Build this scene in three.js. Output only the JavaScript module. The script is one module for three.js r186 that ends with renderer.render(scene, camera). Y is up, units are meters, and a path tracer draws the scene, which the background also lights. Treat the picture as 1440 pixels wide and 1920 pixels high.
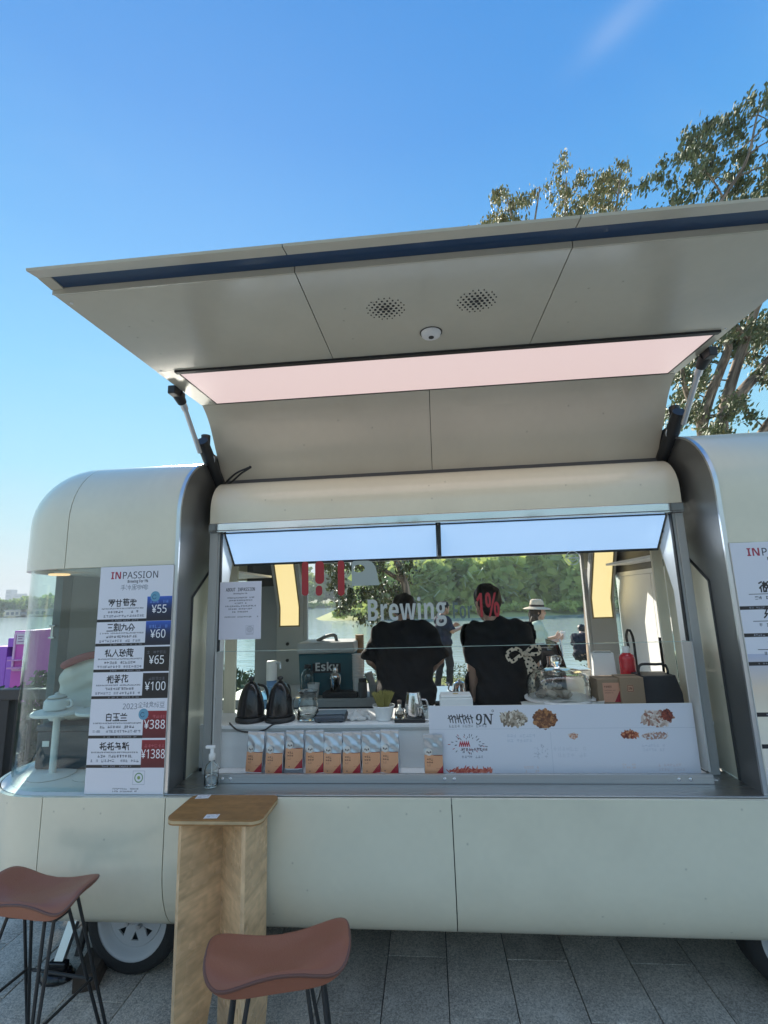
import * as THREE from 'three';

import { RoundedBoxGeometry } from 'three/addons/geometries/RoundedBoxGeometry.js';
import { mergeGeometries, toCreasedNormals } from 'three/addons/utils/BufferGeometryUtils.js';
import { RectAreaLightUniformsLib } from 'three/addons/lights/RectAreaLightUniformsLib.js';
import { FontLoader } from 'three/addons/loaders/FontLoader.js';
import { TextGeometry } from 'three/addons/geometries/TextGeometry.js';

// ---------- camera, sky, sun, exposure ----------
const scene = new THREE.Scene();
const camera = new THREE.PerspectiveCamera(93.7, 0.75, 0.05, 1500);
camera.position.set(0, 1.8, 0);
camera.rotation.order = 'YXZ';
camera.rotation.set(0.1808, 0.0865, -0.0310);
camera.updateMatrixWorld(true);
const renderer = new THREE.WebGLRenderer({ antialias: true });
renderer.setSize(768, 1024);
renderer.toneMapping = THREE.LinearToneMapping;
renderer.toneMappingExposure = 1.82;
renderer.outputColorSpace = THREE.SRGBColorSpace;
renderer.shadowMap.enabled = true;
const SUN = new THREE.Vector3().setFromSphericalCoords(1, THREE.MathUtils.degToRad(90 - 25), THREE.MathUtils.degToRad(180 + 28));
{
  const W = 1024, H = 512, data = new Float32Array(W * H * 4);
  const stops = [[0, .66, .69, .70], [3, .62, .70, .72], [8, .46, .69, .77], [14, .315, .635, .80], [24, .19, .52, .82], [36, .108, .378, .76], [48, .070, .288, .69], [60, .053, .25, .64], [90, .045, .19, .58]];
  const hash = (x, y) => { const s = Math.sin(x * 127.1 + y * 311.7) * 43758.5453; return s - Math.floor(s); };
  const vn = (x, y) => { const i = Math.floor(x), j = Math.floor(y), f = x - i, g = y - j, u = f * f * (3 - 2 * f), v = g * g * (3 - 2 * g); return (hash(i, j) * (1 - u) + hash(i + 1, j) * u) * (1 - v) + (hash(i, j + 1) * (1 - u) + hash(i + 1, j + 1) * u) * v; };
  const fb = (x, y) => vn(x, y) * .5 + vn(x * 2.1, y * 2.1) * .27 + vn(x * 4.3, y * 4.3) * .15 + vn(x * 8.9, y * 8.9) * .08;
  const d = new THREE.Vector3();
  for (let j = 0; j < H; j++) for (let i = 0; i < W; i++) {
    const el = (j + .5) / H * 180 - 90, th = ((i + .5) / W - .5) * 2 * Math.PI;
    const ce = Math.cos(el * Math.PI / 180);
    d.set(Math.cos(th) * ce, Math.sin(el * Math.PI / 180), Math.sin(th) * ce);
    const o = (j * W + i) * 4; let c;
    if (el < 0) c = [.30, .29, .27];
    else {
      let k = 0; while (k < stops.length - 2 && stops[k + 1][0] < el) k++;
      const a = stops[k], b = stops[k + 1], t = (el - a[0]) / (b[0] - a[0]);
      c = [1, 2, 3].map((n) => a[n] + (b[n] - a[n]) * t);
      const w = Math.pow(Math.max(0, d.dot(SUN)), 6) * .10;
      // thin high cloud, one wisp of which crosses the upper corner of the view
      const u = d.x / (d.y + .15), v = d.z / (d.y + .15);
      let cl = Math.max(0, fb(u * 1.3 + 3.1, v * 2.6 + u * 1.1 + 7.7) - .56 + .20 * Math.max(0, Math.min(1, d.z * 2.5 + .1))) * 1.5;  // cloud cover added behind the camera for whiter fill light
      if (d.z < 0) { const q = (u - .33) * .674 + (v + .60) * .739, r = (u - .33) * .739 - (v + .60) * .674; cl = cl * .12 + .13 * Math.exp(-(q * q) / .005 - (r * r) / .0005) * (.3 + fb(u * 14, v * 14)); }
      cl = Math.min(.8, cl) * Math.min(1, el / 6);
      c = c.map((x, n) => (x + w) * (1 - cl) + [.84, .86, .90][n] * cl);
    }
    data[o] = c[0] * 0.65; data[o + 1] = c[1] * 0.65; data[o + 2] = c[2] * 0.65; data[o + 3] = 1;
  }
  const t = new THREE.DataTexture(data, W, H, THREE.RGBAFormat, THREE.FloatType);
  t.mapping = THREE.EquirectangularReflectionMapping; t.magFilter = THREE.LinearFilter; t.minFilter = THREE.LinearFilter; t.wrapS = THREE.RepeatWrapping; t.needsUpdate = true;
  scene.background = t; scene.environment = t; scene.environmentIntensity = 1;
}
const sun = new THREE.DirectionalLight(new THREE.Color(1, .93, .80), 5);
sun.position.copy(SUN).multiplyScalar(60); sun.target.position.set(0, 0, -3); sun.castShadow = true;
Object.assign(sun.shadow.camera, { left: -30, right: 30, top: 30, bottom: -30, near: 1, far: 160 }); sun.shadow.mapSize.set(4096, 4096); sun.shadow.bias = -.0005;
scene.add(sun, sun.target);
RectAreaLightUniformsLib.init();
const font = await new FontLoader().loadAsync('fonts/droid/droid_sans_bold.typeface.json');

scene.fog = new THREE.FogExp2(new THREE.Color().setRGB(.80, .86, .90), 0.0010);
// ---------- helpers ----------
const PI = Math.PI, V = (x, y, z) => new THREE.Vector3(x, y, z);
const rngOf = (a) => () => { a = (a + 0x6D2B79F5) | 0; let t = Math.imul(a ^ (a >>> 15), 1 | a); t = (t + Math.imul(t ^ (t >>> 7), 61 | t)) ^ t; return ((t ^ (t >>> 14)) >>> 0) / 4294967296; };
function at(px, py, z) {                                   // the point on the plane of depth z that the photograph shows at this pixel
  const d = V((px - 720) / 900, (960 - py) / 900, -1).applyQuaternion(camera.quaternion);
  return camera.position.clone().addScaledVector(d, z / d.z);
}
const used = new Map();
const numbered = (n) => { const k = used.get(n) ?? 0; used.set(n, k + 1); return k ? n + '_' + String(k).padStart(3, '0') : n; };
const shadows = (m) => { m.castShadow = m.receiveShadow = true; return m; };
function thing(name, label, category, pos = [0, 0, 0], turn = 0, group) {
  const o = new THREE.Group(); o.name = numbered(name); o.position.set(...pos); o.rotation.y = turn;
  o.userData = { label, category }; if (group) o.userData.group = group; scene.add(o); return o;
}
function part(parent, name, geo, mat, label) {
  const m = shadows(new THREE.Mesh(geo, mat)); m.name = name; if (label) m.userData.label = label; parent.add(m); return m;
}
function pw(parent, name, geo, mat, label) {               // a part whose geometry is written in world coordinates
  let r = parent; while (r.parent && r.parent !== scene) r = r.parent;
  geo.translate(-r.position.x, -r.position.y, -r.position.z); return part(parent, name, geo, mat, label);
}
const pwEach = (parent, name, geos, mat) => geos.map((g) => pw(parent, name, g, mat));
function struct(name, geo, mat) { const m = shadows(new THREE.Mesh(geo, mat)); m.name = name; m.userData.kind = 'structure'; scene.add(m); return m; }
function copyOf(o, pos, turn, label) {
  const c = o.clone(); c.name = numbered(o.name.replace(/_\d+$/, '')); c.userData = { ...o.userData }; if (label) c.userData.label = label;
  c.position.set(...pos); if (turn !== undefined) c.rotation.y = turn; scene.add(c); return c;
}
const clean = (g) => { g = g.index ? g.toNonIndexed() : g; for (const k of Object.keys(g.attributes)) if (!['position', 'normal', 'uv'].includes(k)) g.deleteAttribute(k); return g; };
const merge = (list) => mergeGeometries(list.map(clean));
const box = (x0, y0, z0, x1, y1, z1, r = 0) => {
  const w = Math.abs(x1 - x0), h = Math.abs(y1 - y0), d = Math.abs(z1 - z0);
  const g = r ? new RoundedBoxGeometry(w, h, d, 2, Math.min(r, w / 2.1, h / 2.1, d / 2.1)) : new THREE.BoxGeometry(w, h, d);
  return g.translate((x0 + x1) / 2, (y0 + y1) / 2, (z0 + z1) / 2);
};
const cyl = (r0, r1, h, x, y, z, n = 24) => new THREE.CylinderGeometry(r0, r1, h, n).translate(x, y, z);
const lathe = (pts, n = 32) => new THREE.LatheGeometry(pts.map((p) => new THREE.Vector2(p[0], p[1])), n);
const tube = (pts, r, n = 24, m = 8, closed = false) => new THREE.TubeGeometry(new THREE.CatmullRomCurve3(pts.map((p) => p.isVector3 ? p : V(...p)), closed), n, r, m, closed);
function rod(a, b, r0, r1 = r0, n = 12) {
  a = a.isVector3 ? a : V(...a); b = b.isVector3 ? b : V(...b);
  const g = new THREE.CylinderGeometry(r1, r0, a.distanceTo(b), n);
  g.applyQuaternion(new THREE.Quaternion().setFromUnitVectors(V(0, 1, 0), b.clone().sub(a).normalize())); return g.translate((a.x + b.x) / 2, (a.y + b.y) / 2, (a.z + b.z) / 2);
}
const shapeOf = (pts) => new THREE.Shape(pts.map((p) => new THREE.Vector2(p[0], p[1])));
const ext = (pts, depth, bevel = 0) => new THREE.ExtrudeGeometry(pts instanceof THREE.Shape ? pts : shapeOf(pts), { depth, curveSegments: 16, bevelEnabled: bevel > 0, bevelSize: bevel, bevelThickness: bevel, bevelOffset: -bevel, bevelSegments: 2 });
// a closed outline of [z, y] points pushed along x
const alongX = (pts, x0, x1, crease = .5) => toCreasedNormals(new THREE.ExtrudeGeometry(shapeOf(pts.map((p) => [-p[0], p[1]])), { depth: x1 - x0, bevelEnabled: false }), crease).rotateY(PI / 2).translate(x0, 0, 0);
function offset(pts, t) {
  return pts.map((p, i) => {
    const a = pts[Math.max(0, i - 1)], b = pts[Math.min(pts.length - 1, i + 1)], dx = b[0] - a[0], dy = b[1] - a[1], l = Math.hypot(dx, dy);
    return [p[0] - dy / l * t, p[1] + dx / l * t];
  });
}
const sheet = (pts, t) => [...pts, ...offset(pts, t).reverse()];
const arc = (cx, cy, rx, ry, a0, a1, n) => Array.from({ length: n + 1 }, (_, i) => { const a = (a0 + (a1 - a0) * i / n) * PI / 180; return [cx + rx * Math.cos(a), cy + ry * Math.sin(a)]; });
function roundRect(w, h, r, x = 0, y = 0) {
  const s = new THREE.Shape(), a = x - w / 2, b = y - h / 2;
  s.moveTo(a + r, b); s.lineTo(a + w - r, b); s.absarc(a + w - r, b + r, r, -PI / 2, 0); s.lineTo(a + w, b + h - r); s.absarc(a + w - r, b + h - r, r, 0, PI / 2);
  s.lineTo(a + r, b + h); s.absarc(a + r, b + h - r, r, PI / 2, PI); s.lineTo(a, b + r); s.absarc(a + r, b + r, r, PI, 1.5 * PI); return s;
}
// surface nets: a smooth mesh of a distance field
function nets(f, lo, hi, c) {
  const n = [0, 1, 2].map((k) => Math.ceil((hi[k] - lo[k]) / c) + 1), id = (i, j, k) => (k * n[1] + j) * n[0] + i, F = new Float32Array(n[0] * n[1] * n[2]);
  for (let k = 0; k < n[2]; k++) for (let j = 0; j < n[1]; j++) for (let i = 0; i < n[0]; i++) F[id(i, j, k)] = f(lo[0] + i * c, lo[1] + j * c, lo[2] + k * c);
  const pos = [], nor = [], idx = [], vid = new Int32Array(F.length).fill(-1), e = c * .3;
  for (let k = 0; k < n[2] - 1; k++) for (let j = 0; j < n[1] - 1; j++) for (let i = 0; i < n[0] - 1; i++) {
    let s = 0; for (let q = 0; q < 8; q++) if (F[id(i + (q & 1), j + (q >> 1 & 1), k + (q >> 2))] < 0) s++;
    if (s === 0 || s === 8) continue;
    let m = 0, X = 0, Y = 0, Z = 0;
    for (let a = 0; a < 8; a++) for (let ax = 1; ax < 8; ax <<= 1) {
      if (a & ax) continue; const b = a | ax, fa = F[id(i + (a & 1), j + (a >> 1 & 1), k + (a >> 2))], fb = F[id(i + (b & 1), j + (b >> 1 & 1), k + (b >> 2))];
      if ((fa < 0) === (fb < 0)) continue; const t = fa / (fa - fb); m++;
      X += (a & 1) + ((b & 1) - (a & 1)) * t; Y += (a >> 1 & 1) + ((b >> 1 & 1) - (a >> 1 & 1)) * t; Z += (a >> 2) + ((b >> 2) - (a >> 2)) * t;
    }
    const x = lo[0] + (i + X / m) * c, y = lo[1] + (j + Y / m) * c, z = lo[2] + (k + Z / m) * c;
    vid[id(i, j, k)] = pos.length / 3; pos.push(x, y, z);
    const g = V(f(x + e, y, z) - f(x - e, y, z), f(x, y + e, z) - f(x, y - e, z), f(x, y, z + e) - f(x, y, z - e)).normalize(); nor.push(g.x, g.y, g.z);
  }
  const quad = (a, b, c2, d, flip) => { if (a < 0 || b < 0 || c2 < 0 || d < 0) return; flip ? idx.push(a, c2, b, a, d, c2) : idx.push(a, b, c2, a, c2, d); };
  for (let k = 1; k < n[2] - 1; k++) for (let j = 1; j < n[1] - 1; j++) for (let i = 1; i < n[0] - 1; i++) {
    const o = F[id(i, j, k)] < 0;
    if (o !== F[id(i + 1, j, k)] < 0) quad(vid[id(i, j - 1, k - 1)], vid[id(i, j, k - 1)], vid[id(i, j, k)], vid[id(i, j - 1, k)], !o);
    if (o !== F[id(i, j + 1, k)] < 0) quad(vid[id(i - 1, j, k - 1)], vid[id(i - 1, j, k)], vid[id(i, j, k)], vid[id(i, j, k - 1)], !o);
    if (o !== F[id(i, j, k + 1)] < 0) quad(vid[id(i - 1, j - 1, k)], vid[id(i, j - 1, k)], vid[id(i, j, k)], vid[id(i - 1, j, k)], !o);
  }
  const g = new THREE.BufferGeometry(); g.setAttribute('position', new THREE.Float32BufferAttribute(pos, 3)); g.setAttribute('normal', new THREE.Float32BufferAttribute(nor, 3));
  g.setAttribute('uv', new THREE.Float32BufferAttribute(new Float32Array(pos.length / 3 * 2).map((_, i) => pos[(i >> 1) * 3 + (i & 1)]), 2)); g.setIndex(idx); return g;
}
const smin = (a, b, k) => { const h = Math.max(0, k - Math.abs(a - b)) / k; return Math.min(a, b) - h * h * k * .25; };
function capsules(list, k) {
  const P = list.map(([a, b, ra, rb]) => ({ a, b, ra, rb, d: [b[0] - a[0], b[1] - a[1], b[2] - a[2]] })); P.forEach((p) => { p.l = p.d[0] ** 2 + p.d[1] ** 2 + p.d[2] ** 2 || 1e-9; });
  return (x, y, z) => {
    let s = 9;
    for (const p of P) {
      const u = x - p.a[0], v = y - p.a[1], w = z - p.a[2], t = Math.min(1, Math.max(0, (u * p.d[0] + v * p.d[1] + w * p.d[2]) / p.l));
      s = smin(s, Math.hypot(u - p.d[0] * t, v - p.d[1] * t, w - p.d[2] * t) - (p.ra + (p.rb - p.ra) * t), k);
    }
    return s;
  };
}
// ---------- textures ----------
function tex(w, h, draw, rep) {
  const c = document.createElement('canvas'); c.width = w; c.height = h; const g = c.getContext('2d'); draw(g, w, h);
  const t = new THREE.CanvasTexture(c); t.colorSpace = THREE.SRGBColorSpace; t.magFilter = THREE.LinearFilter; t.anisotropy = 8;
  if (rep) { t.wrapS = t.wrapT = THREE.RepeatWrapping; t.repeat.set(...rep); } return t;
}
function noiseTex(n, fn, srgb, rep = [1, 1], seed = 1) {     // fn(noise, rand, x, y) -> grey 0..1 or [r, g, b]
  const r = rngOf(seed), grids = {};
  const noise = (x, y, f, fy = f) => {                        // tileable value noise
    const key = f + '_' + fy, G = grids[key] ??= Float32Array.from({ length: f * fy }, r); const u = x * f, v = y * fy, i = Math.floor(u), j = Math.floor(v), a = u - i, b = v - j, p = a * a * (3 - 2 * a), q = b * b * (3 - 2 * b);
    const g = (m, l) => G[((l % fy) + fy) % fy * f + ((m % f) + f) % f]; return (g(i, j) * (1 - p) + g(i + 1, j) * p) * (1 - q) + (g(i, j + 1) * (1 - p) + g(i + 1, j + 1) * p) * q;
  };
  const data = new Uint8Array(n * n * 4);
  for (let j = 0; j < n; j++) for (let i = 0; i < n; i++) { let v = fn(noise, r, i / n, j / n); if (!v.length) v = [v, v, v]; for (let k = 0; k < 3; k++) data[(j * n + i) * 4 + k] = Math.max(0, Math.min(255, v[k] * 255)); data[(j * n + i) * 4 + 3] = 255; }
  const t = new THREE.DataTexture(data, n, n); t.wrapS = t.wrapT = THREE.RepeatWrapping; t.magFilter = THREE.LinearFilter; t.minFilter = THREE.LinearMipmapLinearFilter; t.repeat.set(...rep); if (srgb) t.colorSpace = THREE.SRGBColorSpace; t.needsUpdate = true; return t;
}
const std = (c, roughness = .6, o = {}) => new THREE.MeshStandardMaterial({ color: Array.isArray(c) ? new THREE.Color().setRGB(...c) : new THREE.Color(c), roughness, ...o });
const phys = (c, roughness, o = {}) => new THREE.MeshPhysicalMaterial({ color: new THREE.Color().setRGB(...c), roughness, ...o });
const speck = noiseTex(512, (n, r, x, y) => { const a = n(x, y, 180), b = n(x, y, 90), c = n(x, y, 7), d = n(x, y, 3); let v = .86 + (a - .5) * .30 + (b - .5) * .16 + (c - .5) * .10 + (d - .5) * .08; if (r() < .03) v += (r() - .6) * .5; return [v * 1.01, v, v * .985]; }, true, [1.5, 1.5], 5);
const speckB = noiseTex(512, (n, r, x, y) => n(x, y, 160) * .6 + n(x, y, 60) * .3 + r() * .1, false, [1.5, 1.5], 6);
const smudge = noiseTex(256, (n, r, x, y) => .46 + (n(x, y, 5) - .5) * .16 + (n(x, y, 17) - .5) * .12 + (n(x, y, 60) - .5) * .05, false, [.7, .7], 7);
const brushed = noiseTex(256, (n, r, x, y) => .5 + (n(x, y, 2, 128) - .5) * .35 + (n(x, y, 5, 64) - .5) * .2, false, [1, 1], 8);
const paintC = noiseTex(256, (n, r, x, y) => { const a = (n(x, y, 3) - .5) * .03 + (n(x, y, 11) - .5) * .025 + (n(x, y, 70) - .5) * .012; let v = .965 + a; if (r() < .0006) v -= .18; return [v, v, v - .004]; }, true, [.6, .6], 9);
const woodT = noiseTex(512, (n, r, x, y) => { const g = n(x, y, 5, 60), h = n(x, y, 3, 140), k = n(x, y, 9, 14), m = n(x, y, 40, 60); const v = .90 + (g - .5) * .10 + (h - .5) * .05 + (k - .5) * .10 + (m - .5) * .10; return [v, v * .99, v * .975]; }, true, [1.2, 1.2], 10);
const barkT = noiseTex(256, (n, r, x, y) => { const v = .6 + (n(x, y, 12, 4) - .5) * .4 + (n(x, y, 30, 14) - .5) * .35 + (n(x, y, 80) - .5) * .2; return [v, v * .97, v * .93]; }, true, [1.3, 1.3], 11);
const clothB = noiseTex(256, (n, r, x, y) => n(x, y, 6) * .6 + n(x, y, 14) * .3 + n(x, y, 100) * .1, false, [2, 2], 12);
const leatherB = noiseTex(256, (n, r, x, y) => n(x, y, 70) * .5 + n(x, y, 130) * .5, false, [4, 4], 13);
const rippleB = noiseTex(512, (n, r, x, y) => n(x, y, 12, 40) * .5 + n(x, y, 30, 90) * .3 + n(x, y, 5, 9) * .3, false, [.12, .12], 14);
const grassT = noiseTex(256, (n, r, x, y) => { const v = .8 + (n(x, y, 6) - .5) * .3 + (n(x, y, 50) - .5) * .3 + (r() - .5) * .1; return [v * .97, v, v * .85]; }, true, [.5, .5], 15);

const M = {
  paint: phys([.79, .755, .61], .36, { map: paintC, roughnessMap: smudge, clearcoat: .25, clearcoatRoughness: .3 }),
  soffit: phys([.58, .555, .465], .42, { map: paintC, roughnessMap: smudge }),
  white: std([.82, .83, .83], .5, { map: paintC }), wallGrey: std([.29, .325, .345], .6), panelGrey: std([.47, .48, .47], .55, { map: paintC }),
  steel: std([.50, .50, .50], .75, { metalness: 1, roughnessMap: brushed, bumpMap: brushed, bumpScale: .0004 }), jamb: std([.26, .265, .265], .85, { metalness: .85, roughnessMap: smudge }),
  chrome: std([.62, .62, .63], .07, { metalness: 1 }), black: std([.018, .019, .021], .45), blackGloss: std([.008, .008, .010], .14), rubber: std([.022, .022, .023], .8, { bumpMap: speckB, bumpScale: .002 }),
  navy: phys([.010, .045, .115], .35, { clearcoat: .2 }), dark: std([.03, .033, .035], .7), charcoal: std([.07, .075, .08], .6),
  pane: new THREE.MeshPhysicalMaterial({ color: 0xffffff, roughness: .01, transmission: 1, thickness: 0, ior: 1.5, specularIntensity: .12 }),
  curvedPane: new THREE.MeshPhysicalMaterial({ color: new THREE.Color().setRGB(.90, .96, .95), roughness: .01, transmission: 1, thickness: 0, ior: 1.5, specularIntensity: 1 }),
  clear: new THREE.MeshPhysicalMaterial({ color: new THREE.Color().setRGB(.84, .90, .87), roughness: .03, transmission: 1, thickness: 0, ior: 1.45 }),
  glass: new THREE.MeshPhysicalMaterial({ color: new THREE.Color().setRGB(.95, .98, .97), roughness: .015, transmission: 1, thickness: .006, ior: 1.48 }),
  rim: std([.5, .51, .53], .45), silver: std([.62, .64, .66], .28, { metalness: .9 }), plastic: std([.72, .72, .70], .5), paper: std([.78, .78, .76], .85), kraft: std([.36, .25, .15], .85), card: std([.30, .215, .14], .9),
};
function emissive(c, k = 1) { return new THREE.MeshStandardMaterial({ color: new THREE.Color().setRGB(.5, .5, .5), roughness: .5, emissive: new THREE.Color().setRGB(...c), emissiveIntensity: k }); }
function areaLight(parent, c, k, w, h, pos, target) {
  const l = new THREE.RectAreaLight(new THREE.Color().setRGB(...c), k, w, h); l.position.set(...pos); scene.add(l); l.lookAt(...target); return l;
}
// strokes of the written characters on a ten by ten grid, y down
const HAN = {
  手: '7122 2484 1696 5258 5849', 冲: '1124 1827 4383864643 6169', 黑: '2181842421 5157 2575 1797 1819 3839 5859 7879', 咖: '1232361612 43636758 5147 4739 7393979773', 啡: '1232361612 5159 7179 3353 3555 3757 7393 7595 7797',
  罗: '1191931311 4143 6163 4427 3484 8459 4566', 甘: '1393 3139 7179 3979 3676', 莓: '1191 3032 6062 3324 2383 3338 8388 2595 3888 5457', 紫: '2124 4144 4252 1454 6164 8293 6494 5537 3777 5788 5759 2829 7879', 三: '2181 3575 1999',
  割: '3041 1151 1112 5152 1353 1555 3036 1747 1757 5759 5919 1917 7178 9199 9989', 九: '1373 7378 8898 9896 4144 4419', 分: '4116 5196 2676 7678 7869 4629', 私: '4122 1343 3139 3416 3445 7158 5898 8699', 人: '5153 5319 5399', 珍: '1141 1444 2127 1848 7145 7195 7455 7656 8849',
  藏: '1191 3032 6062 1393 1319 3353 3555 3757 3337 6369 6899 8385 8579', 栀: '1353 3139 3416 3455 5191 5138 6393 9396 6369 6999 9998', 姜: '3041 7061 2181 2383 1595 5155 4537 3769 6739 7628', 花: '1191 3032 6062 3316 2529 6368 6898 9896 8355',
  全: '5114 5194 2575 2777 1999 5559', 球: '1141 1444 1747 2127 5393 7179 7968 4454 4756 9467 7599 8182', 竞: '5051 2181 3242 7262 1393 3474763634 4619 6668 6898 9897', 标: '1343 2129 2415 2435 5191 4494 7479 7968 5648 8698', 豆: '1191 2383 8386 8626 2623 3748 7768 1999',
  白: '5132 2282 8289 8929 2922 2585', 玉: '1191 2575 1999 5159 7788', 兰: '3142 7162 1393 2686 1999', 托: '1343 3138 3827 1645 8152 4695 6269 6999 9997', 马: '2272 7265 3145 4585 8588 8868 1676', 斯: '1242 2126 4146 1656 2343 2545 2617 3747 8162 6259 6494 8499',
  微: '3112 3416 2529 4244 6264 5154 4464 4566 4649 6669 8155 7494 8459 7399', 风: '2119 2181 8188 8899 3377 7337', 东: '2181 4125 2585 5559 3618 6688', 非: '3139 6169 1333 1535 1737 6393 6595 6797', 美: '3041 7061 2181 2383 1595 5155 1797 5728 5798', 茜: '1191 3032 6062 1393 2484 8489 8929 2924 4346 6366',
  山: '5158 2428 8488 2888', 茶: '1191 3032 6062 5214 5294 2676 5459 3719 6789', 巴: '2181 8185 8525 2129 2999 9996 5155', 拿: '5114 5194 3363 2474 3575 2686 1797 5559',
};
function han(g, s, x, y, size, color, w = .11, gap = 1.08) {
  g.strokeStyle = color; g.lineWidth = size * w; g.lineCap = 'square'; g.lineJoin = 'miter';
  for (const ch of s) {
    for (const st of (HAN[ch] ?? '').split(' ')) { g.beginPath(); for (let i = 0; i + 1 < st.length; i += 2) { const a = x + (+st[i] - .5) / 9 * size, b = y + (+st[i + 1] - .5) / 9 * size; i ? g.lineTo(a, b) : g.moveTo(a, b); } g.stroke(); }
    x += size * gap;
  }
}
function fine(g, x, y, w, h, color, r, gapP = .1) {          // print too small to read: a row of tiny strokes
  g.fillStyle = color; for (let u = x; u < x + w; u += h * 1.05) { if (r() < gapP) continue; for (let k = 0; k < 4; k++) { if (r() < .5) g.fillRect(u, y + r() * h * .85, h * .85, h * .13); else g.fillRect(u + r() * h * .75, y, h * .13, h * .9); } }
}
// ---------- paving ----------
{
  const base = struct('plaza', box(-60, -.30, -9.4, 60, -.045, 40), std([.46, .445, .42], .9, { map: speck }));
  const bed = struct('pavement', box(-6.2, -.044, -5.0, 6.2, -.012, 1.2), std([.055, .055, .055], 1));
  const r = rngOf(21), geos = [], mats = [];
  for (let k = 0; k < 5; k++) {
    const g = new RoundedBoxGeometry(.2955, .034, .6995, 1, .0025), uv = g.attributes.uv, p = g.attributes.position, ox = r(), oy = r();
    for (let i = 0; i < uv.count; i++) uv.setXY(i, p.getX(i) + ox, p.getZ(i) + oy); geos.push(g);
    const t = .58 + k * .035; mats.push(std([t * 1.12, t, t * .87], .88, { map: speck, bumpMap: speckB, bumpScale: .0015 }));
  }
  for (let k = -9; k <= 9; k++) for (let j = 0; j < 5; j++) {
    const zc = -2.47 + (k % 2 ? -.352 : 0) - .352 + 1.408 - j * .704; if (zc < -3.6) continue;
    const m = part(bed, 'paver', geos[Math.floor(r() * 5)], mats[Math.floor(r() * 5)]);
    m.position.set(.155 + .3 * k, -.0165 + (r() - .5) * .003, zc); m.rotation.set((r() - .5) * .004, 0, (r() - .5) * .005);
  }
  // the same paving beyond the part of it that the photograph shows stone by stone
  const far = []; for (let k = -20; k <= 20; k++) for (let j = -1; j < 8; j++) { const zc = -2.47 + (k % 2 ? -.352 : 0) - .352 + 2.816 - j * .704; if (zc > 1.0 || zc < -4.7) continue; if (Math.abs(k) <= 9 && zc >= -3.6 && zc < 1.2 && j > 1) continue; far.push(geos[(k + j * 3 + 60) % 5].clone().translate(.155 + .3 * k, -.0165, zc)); }
  part(bed, 'outer_pavers', merge(far), mats[2]).userData.kind = 'stuff';
}
// ---------- the coffee trailer ----------
const TX = .055, trailer = thing('coffee_trailer', 'cream rounded coffee trailer with its side awning raised over the serving window', 'food trailer', [TX, 0, -3.38]);
const HL = 2.405, ZF = -2.345, ZB = -4.40, RC = .42;
function plan(s) {                                          // the outline of the trailer in plan, from the middle of the front round the end
  if (s < 0) { const q = plan(-s); return { x: 2 * TX - q.x, z: q.z, nx: -q.nx, nz: q.nz }; }
  const s1 = HL - RC, A = PI * RC / 2, sd = ZF - ZB - 2 * RC, xc = TX - s1;
  if (s <= s1) return { x: TX - s, z: ZF, nx: 0, nz: 1 };
  if (s <= s1 + A) { const a = (s - s1) / RC; return { x: xc - RC * Math.sin(a), z: ZF - RC + RC * Math.cos(a), nx: -Math.sin(a), nz: Math.cos(a) }; }
  if (s <= s1 + A + sd) return { x: TX - HL, z: ZF - RC - (s - s1 - A), nx: -1, nz: 0 };
  if (s <= s1 + 2 * A + sd) { const a = (s - s1 - A - sd) / RC; return { x: xc - RC * Math.cos(a), z: ZB + RC - RC * Math.sin(a), nx: -Math.cos(a), nz: -Math.sin(a) }; }
  return { x: xc + (s - s1 - 2 * A - sd), z: ZB, nx: 0, nz: -1 };
}
const S1 = HL - RC, SA = PI * RC / 2, SD = ZF - ZB - 2 * RC, SE = 2 * S1 + 2 * SA + SD;
function wrap(loop, s0, s1) {                               // a closed [inset, y] outline pushed along the plan from s0 to s1
  const cut = new Set([s0, s1]);
  for (const b of [S1, S1 + SA + SD]) for (let k = 0; k <= 14; k++) for (const q of [b + SA * k / 14, -(b + SA * k / 14)]) if (q > s0 && q < s1) cut.add(q);
  const ss = [...cut].sort((a, b) => a - b), P = [], U = [], n = loop.length, at0 = (s, p) => { const q = plan(s); return [q.x - q.nx * p[0], p[1], q.z - q.nz * p[0]]; };
  const put = (s, p) => { P.push(...at0(s, p)); U.push(s, p[1] - p[0]); };
  for (let i = 0; i + 1 < ss.length; i++) for (let k = 0; k < n; k++) { const a = loop[k], b = loop[(k + 1) % n]; put(ss[i], a); put(ss[i], b); put(ss[i + 1], b); put(ss[i], a); put(ss[i + 1], b); put(ss[i + 1], a); }
  const tri = THREE.ShapeUtils.triangulateShape(loop.map((p) => new THREE.Vector2(p[0], p[1])), []);
  for (const [s, flip] of [[s0, 0], [s1, 1]]) for (const t of tri) (flip ? [t[0], t[2], t[1]] : t).forEach((q) => put(s, loop[q]));
  const g = new THREE.BufferGeometry(); g.setAttribute('position', new THREE.Float32BufferAttribute(P, 3)); g.setAttribute('uv', new THREE.Float32BufferAttribute(U, 2)); g.computeVertexNormals();
  return toCreasedNormals(g, .45);
}
const sx = (x) => TX - x;                                   // arc length of a point x of the front
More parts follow.
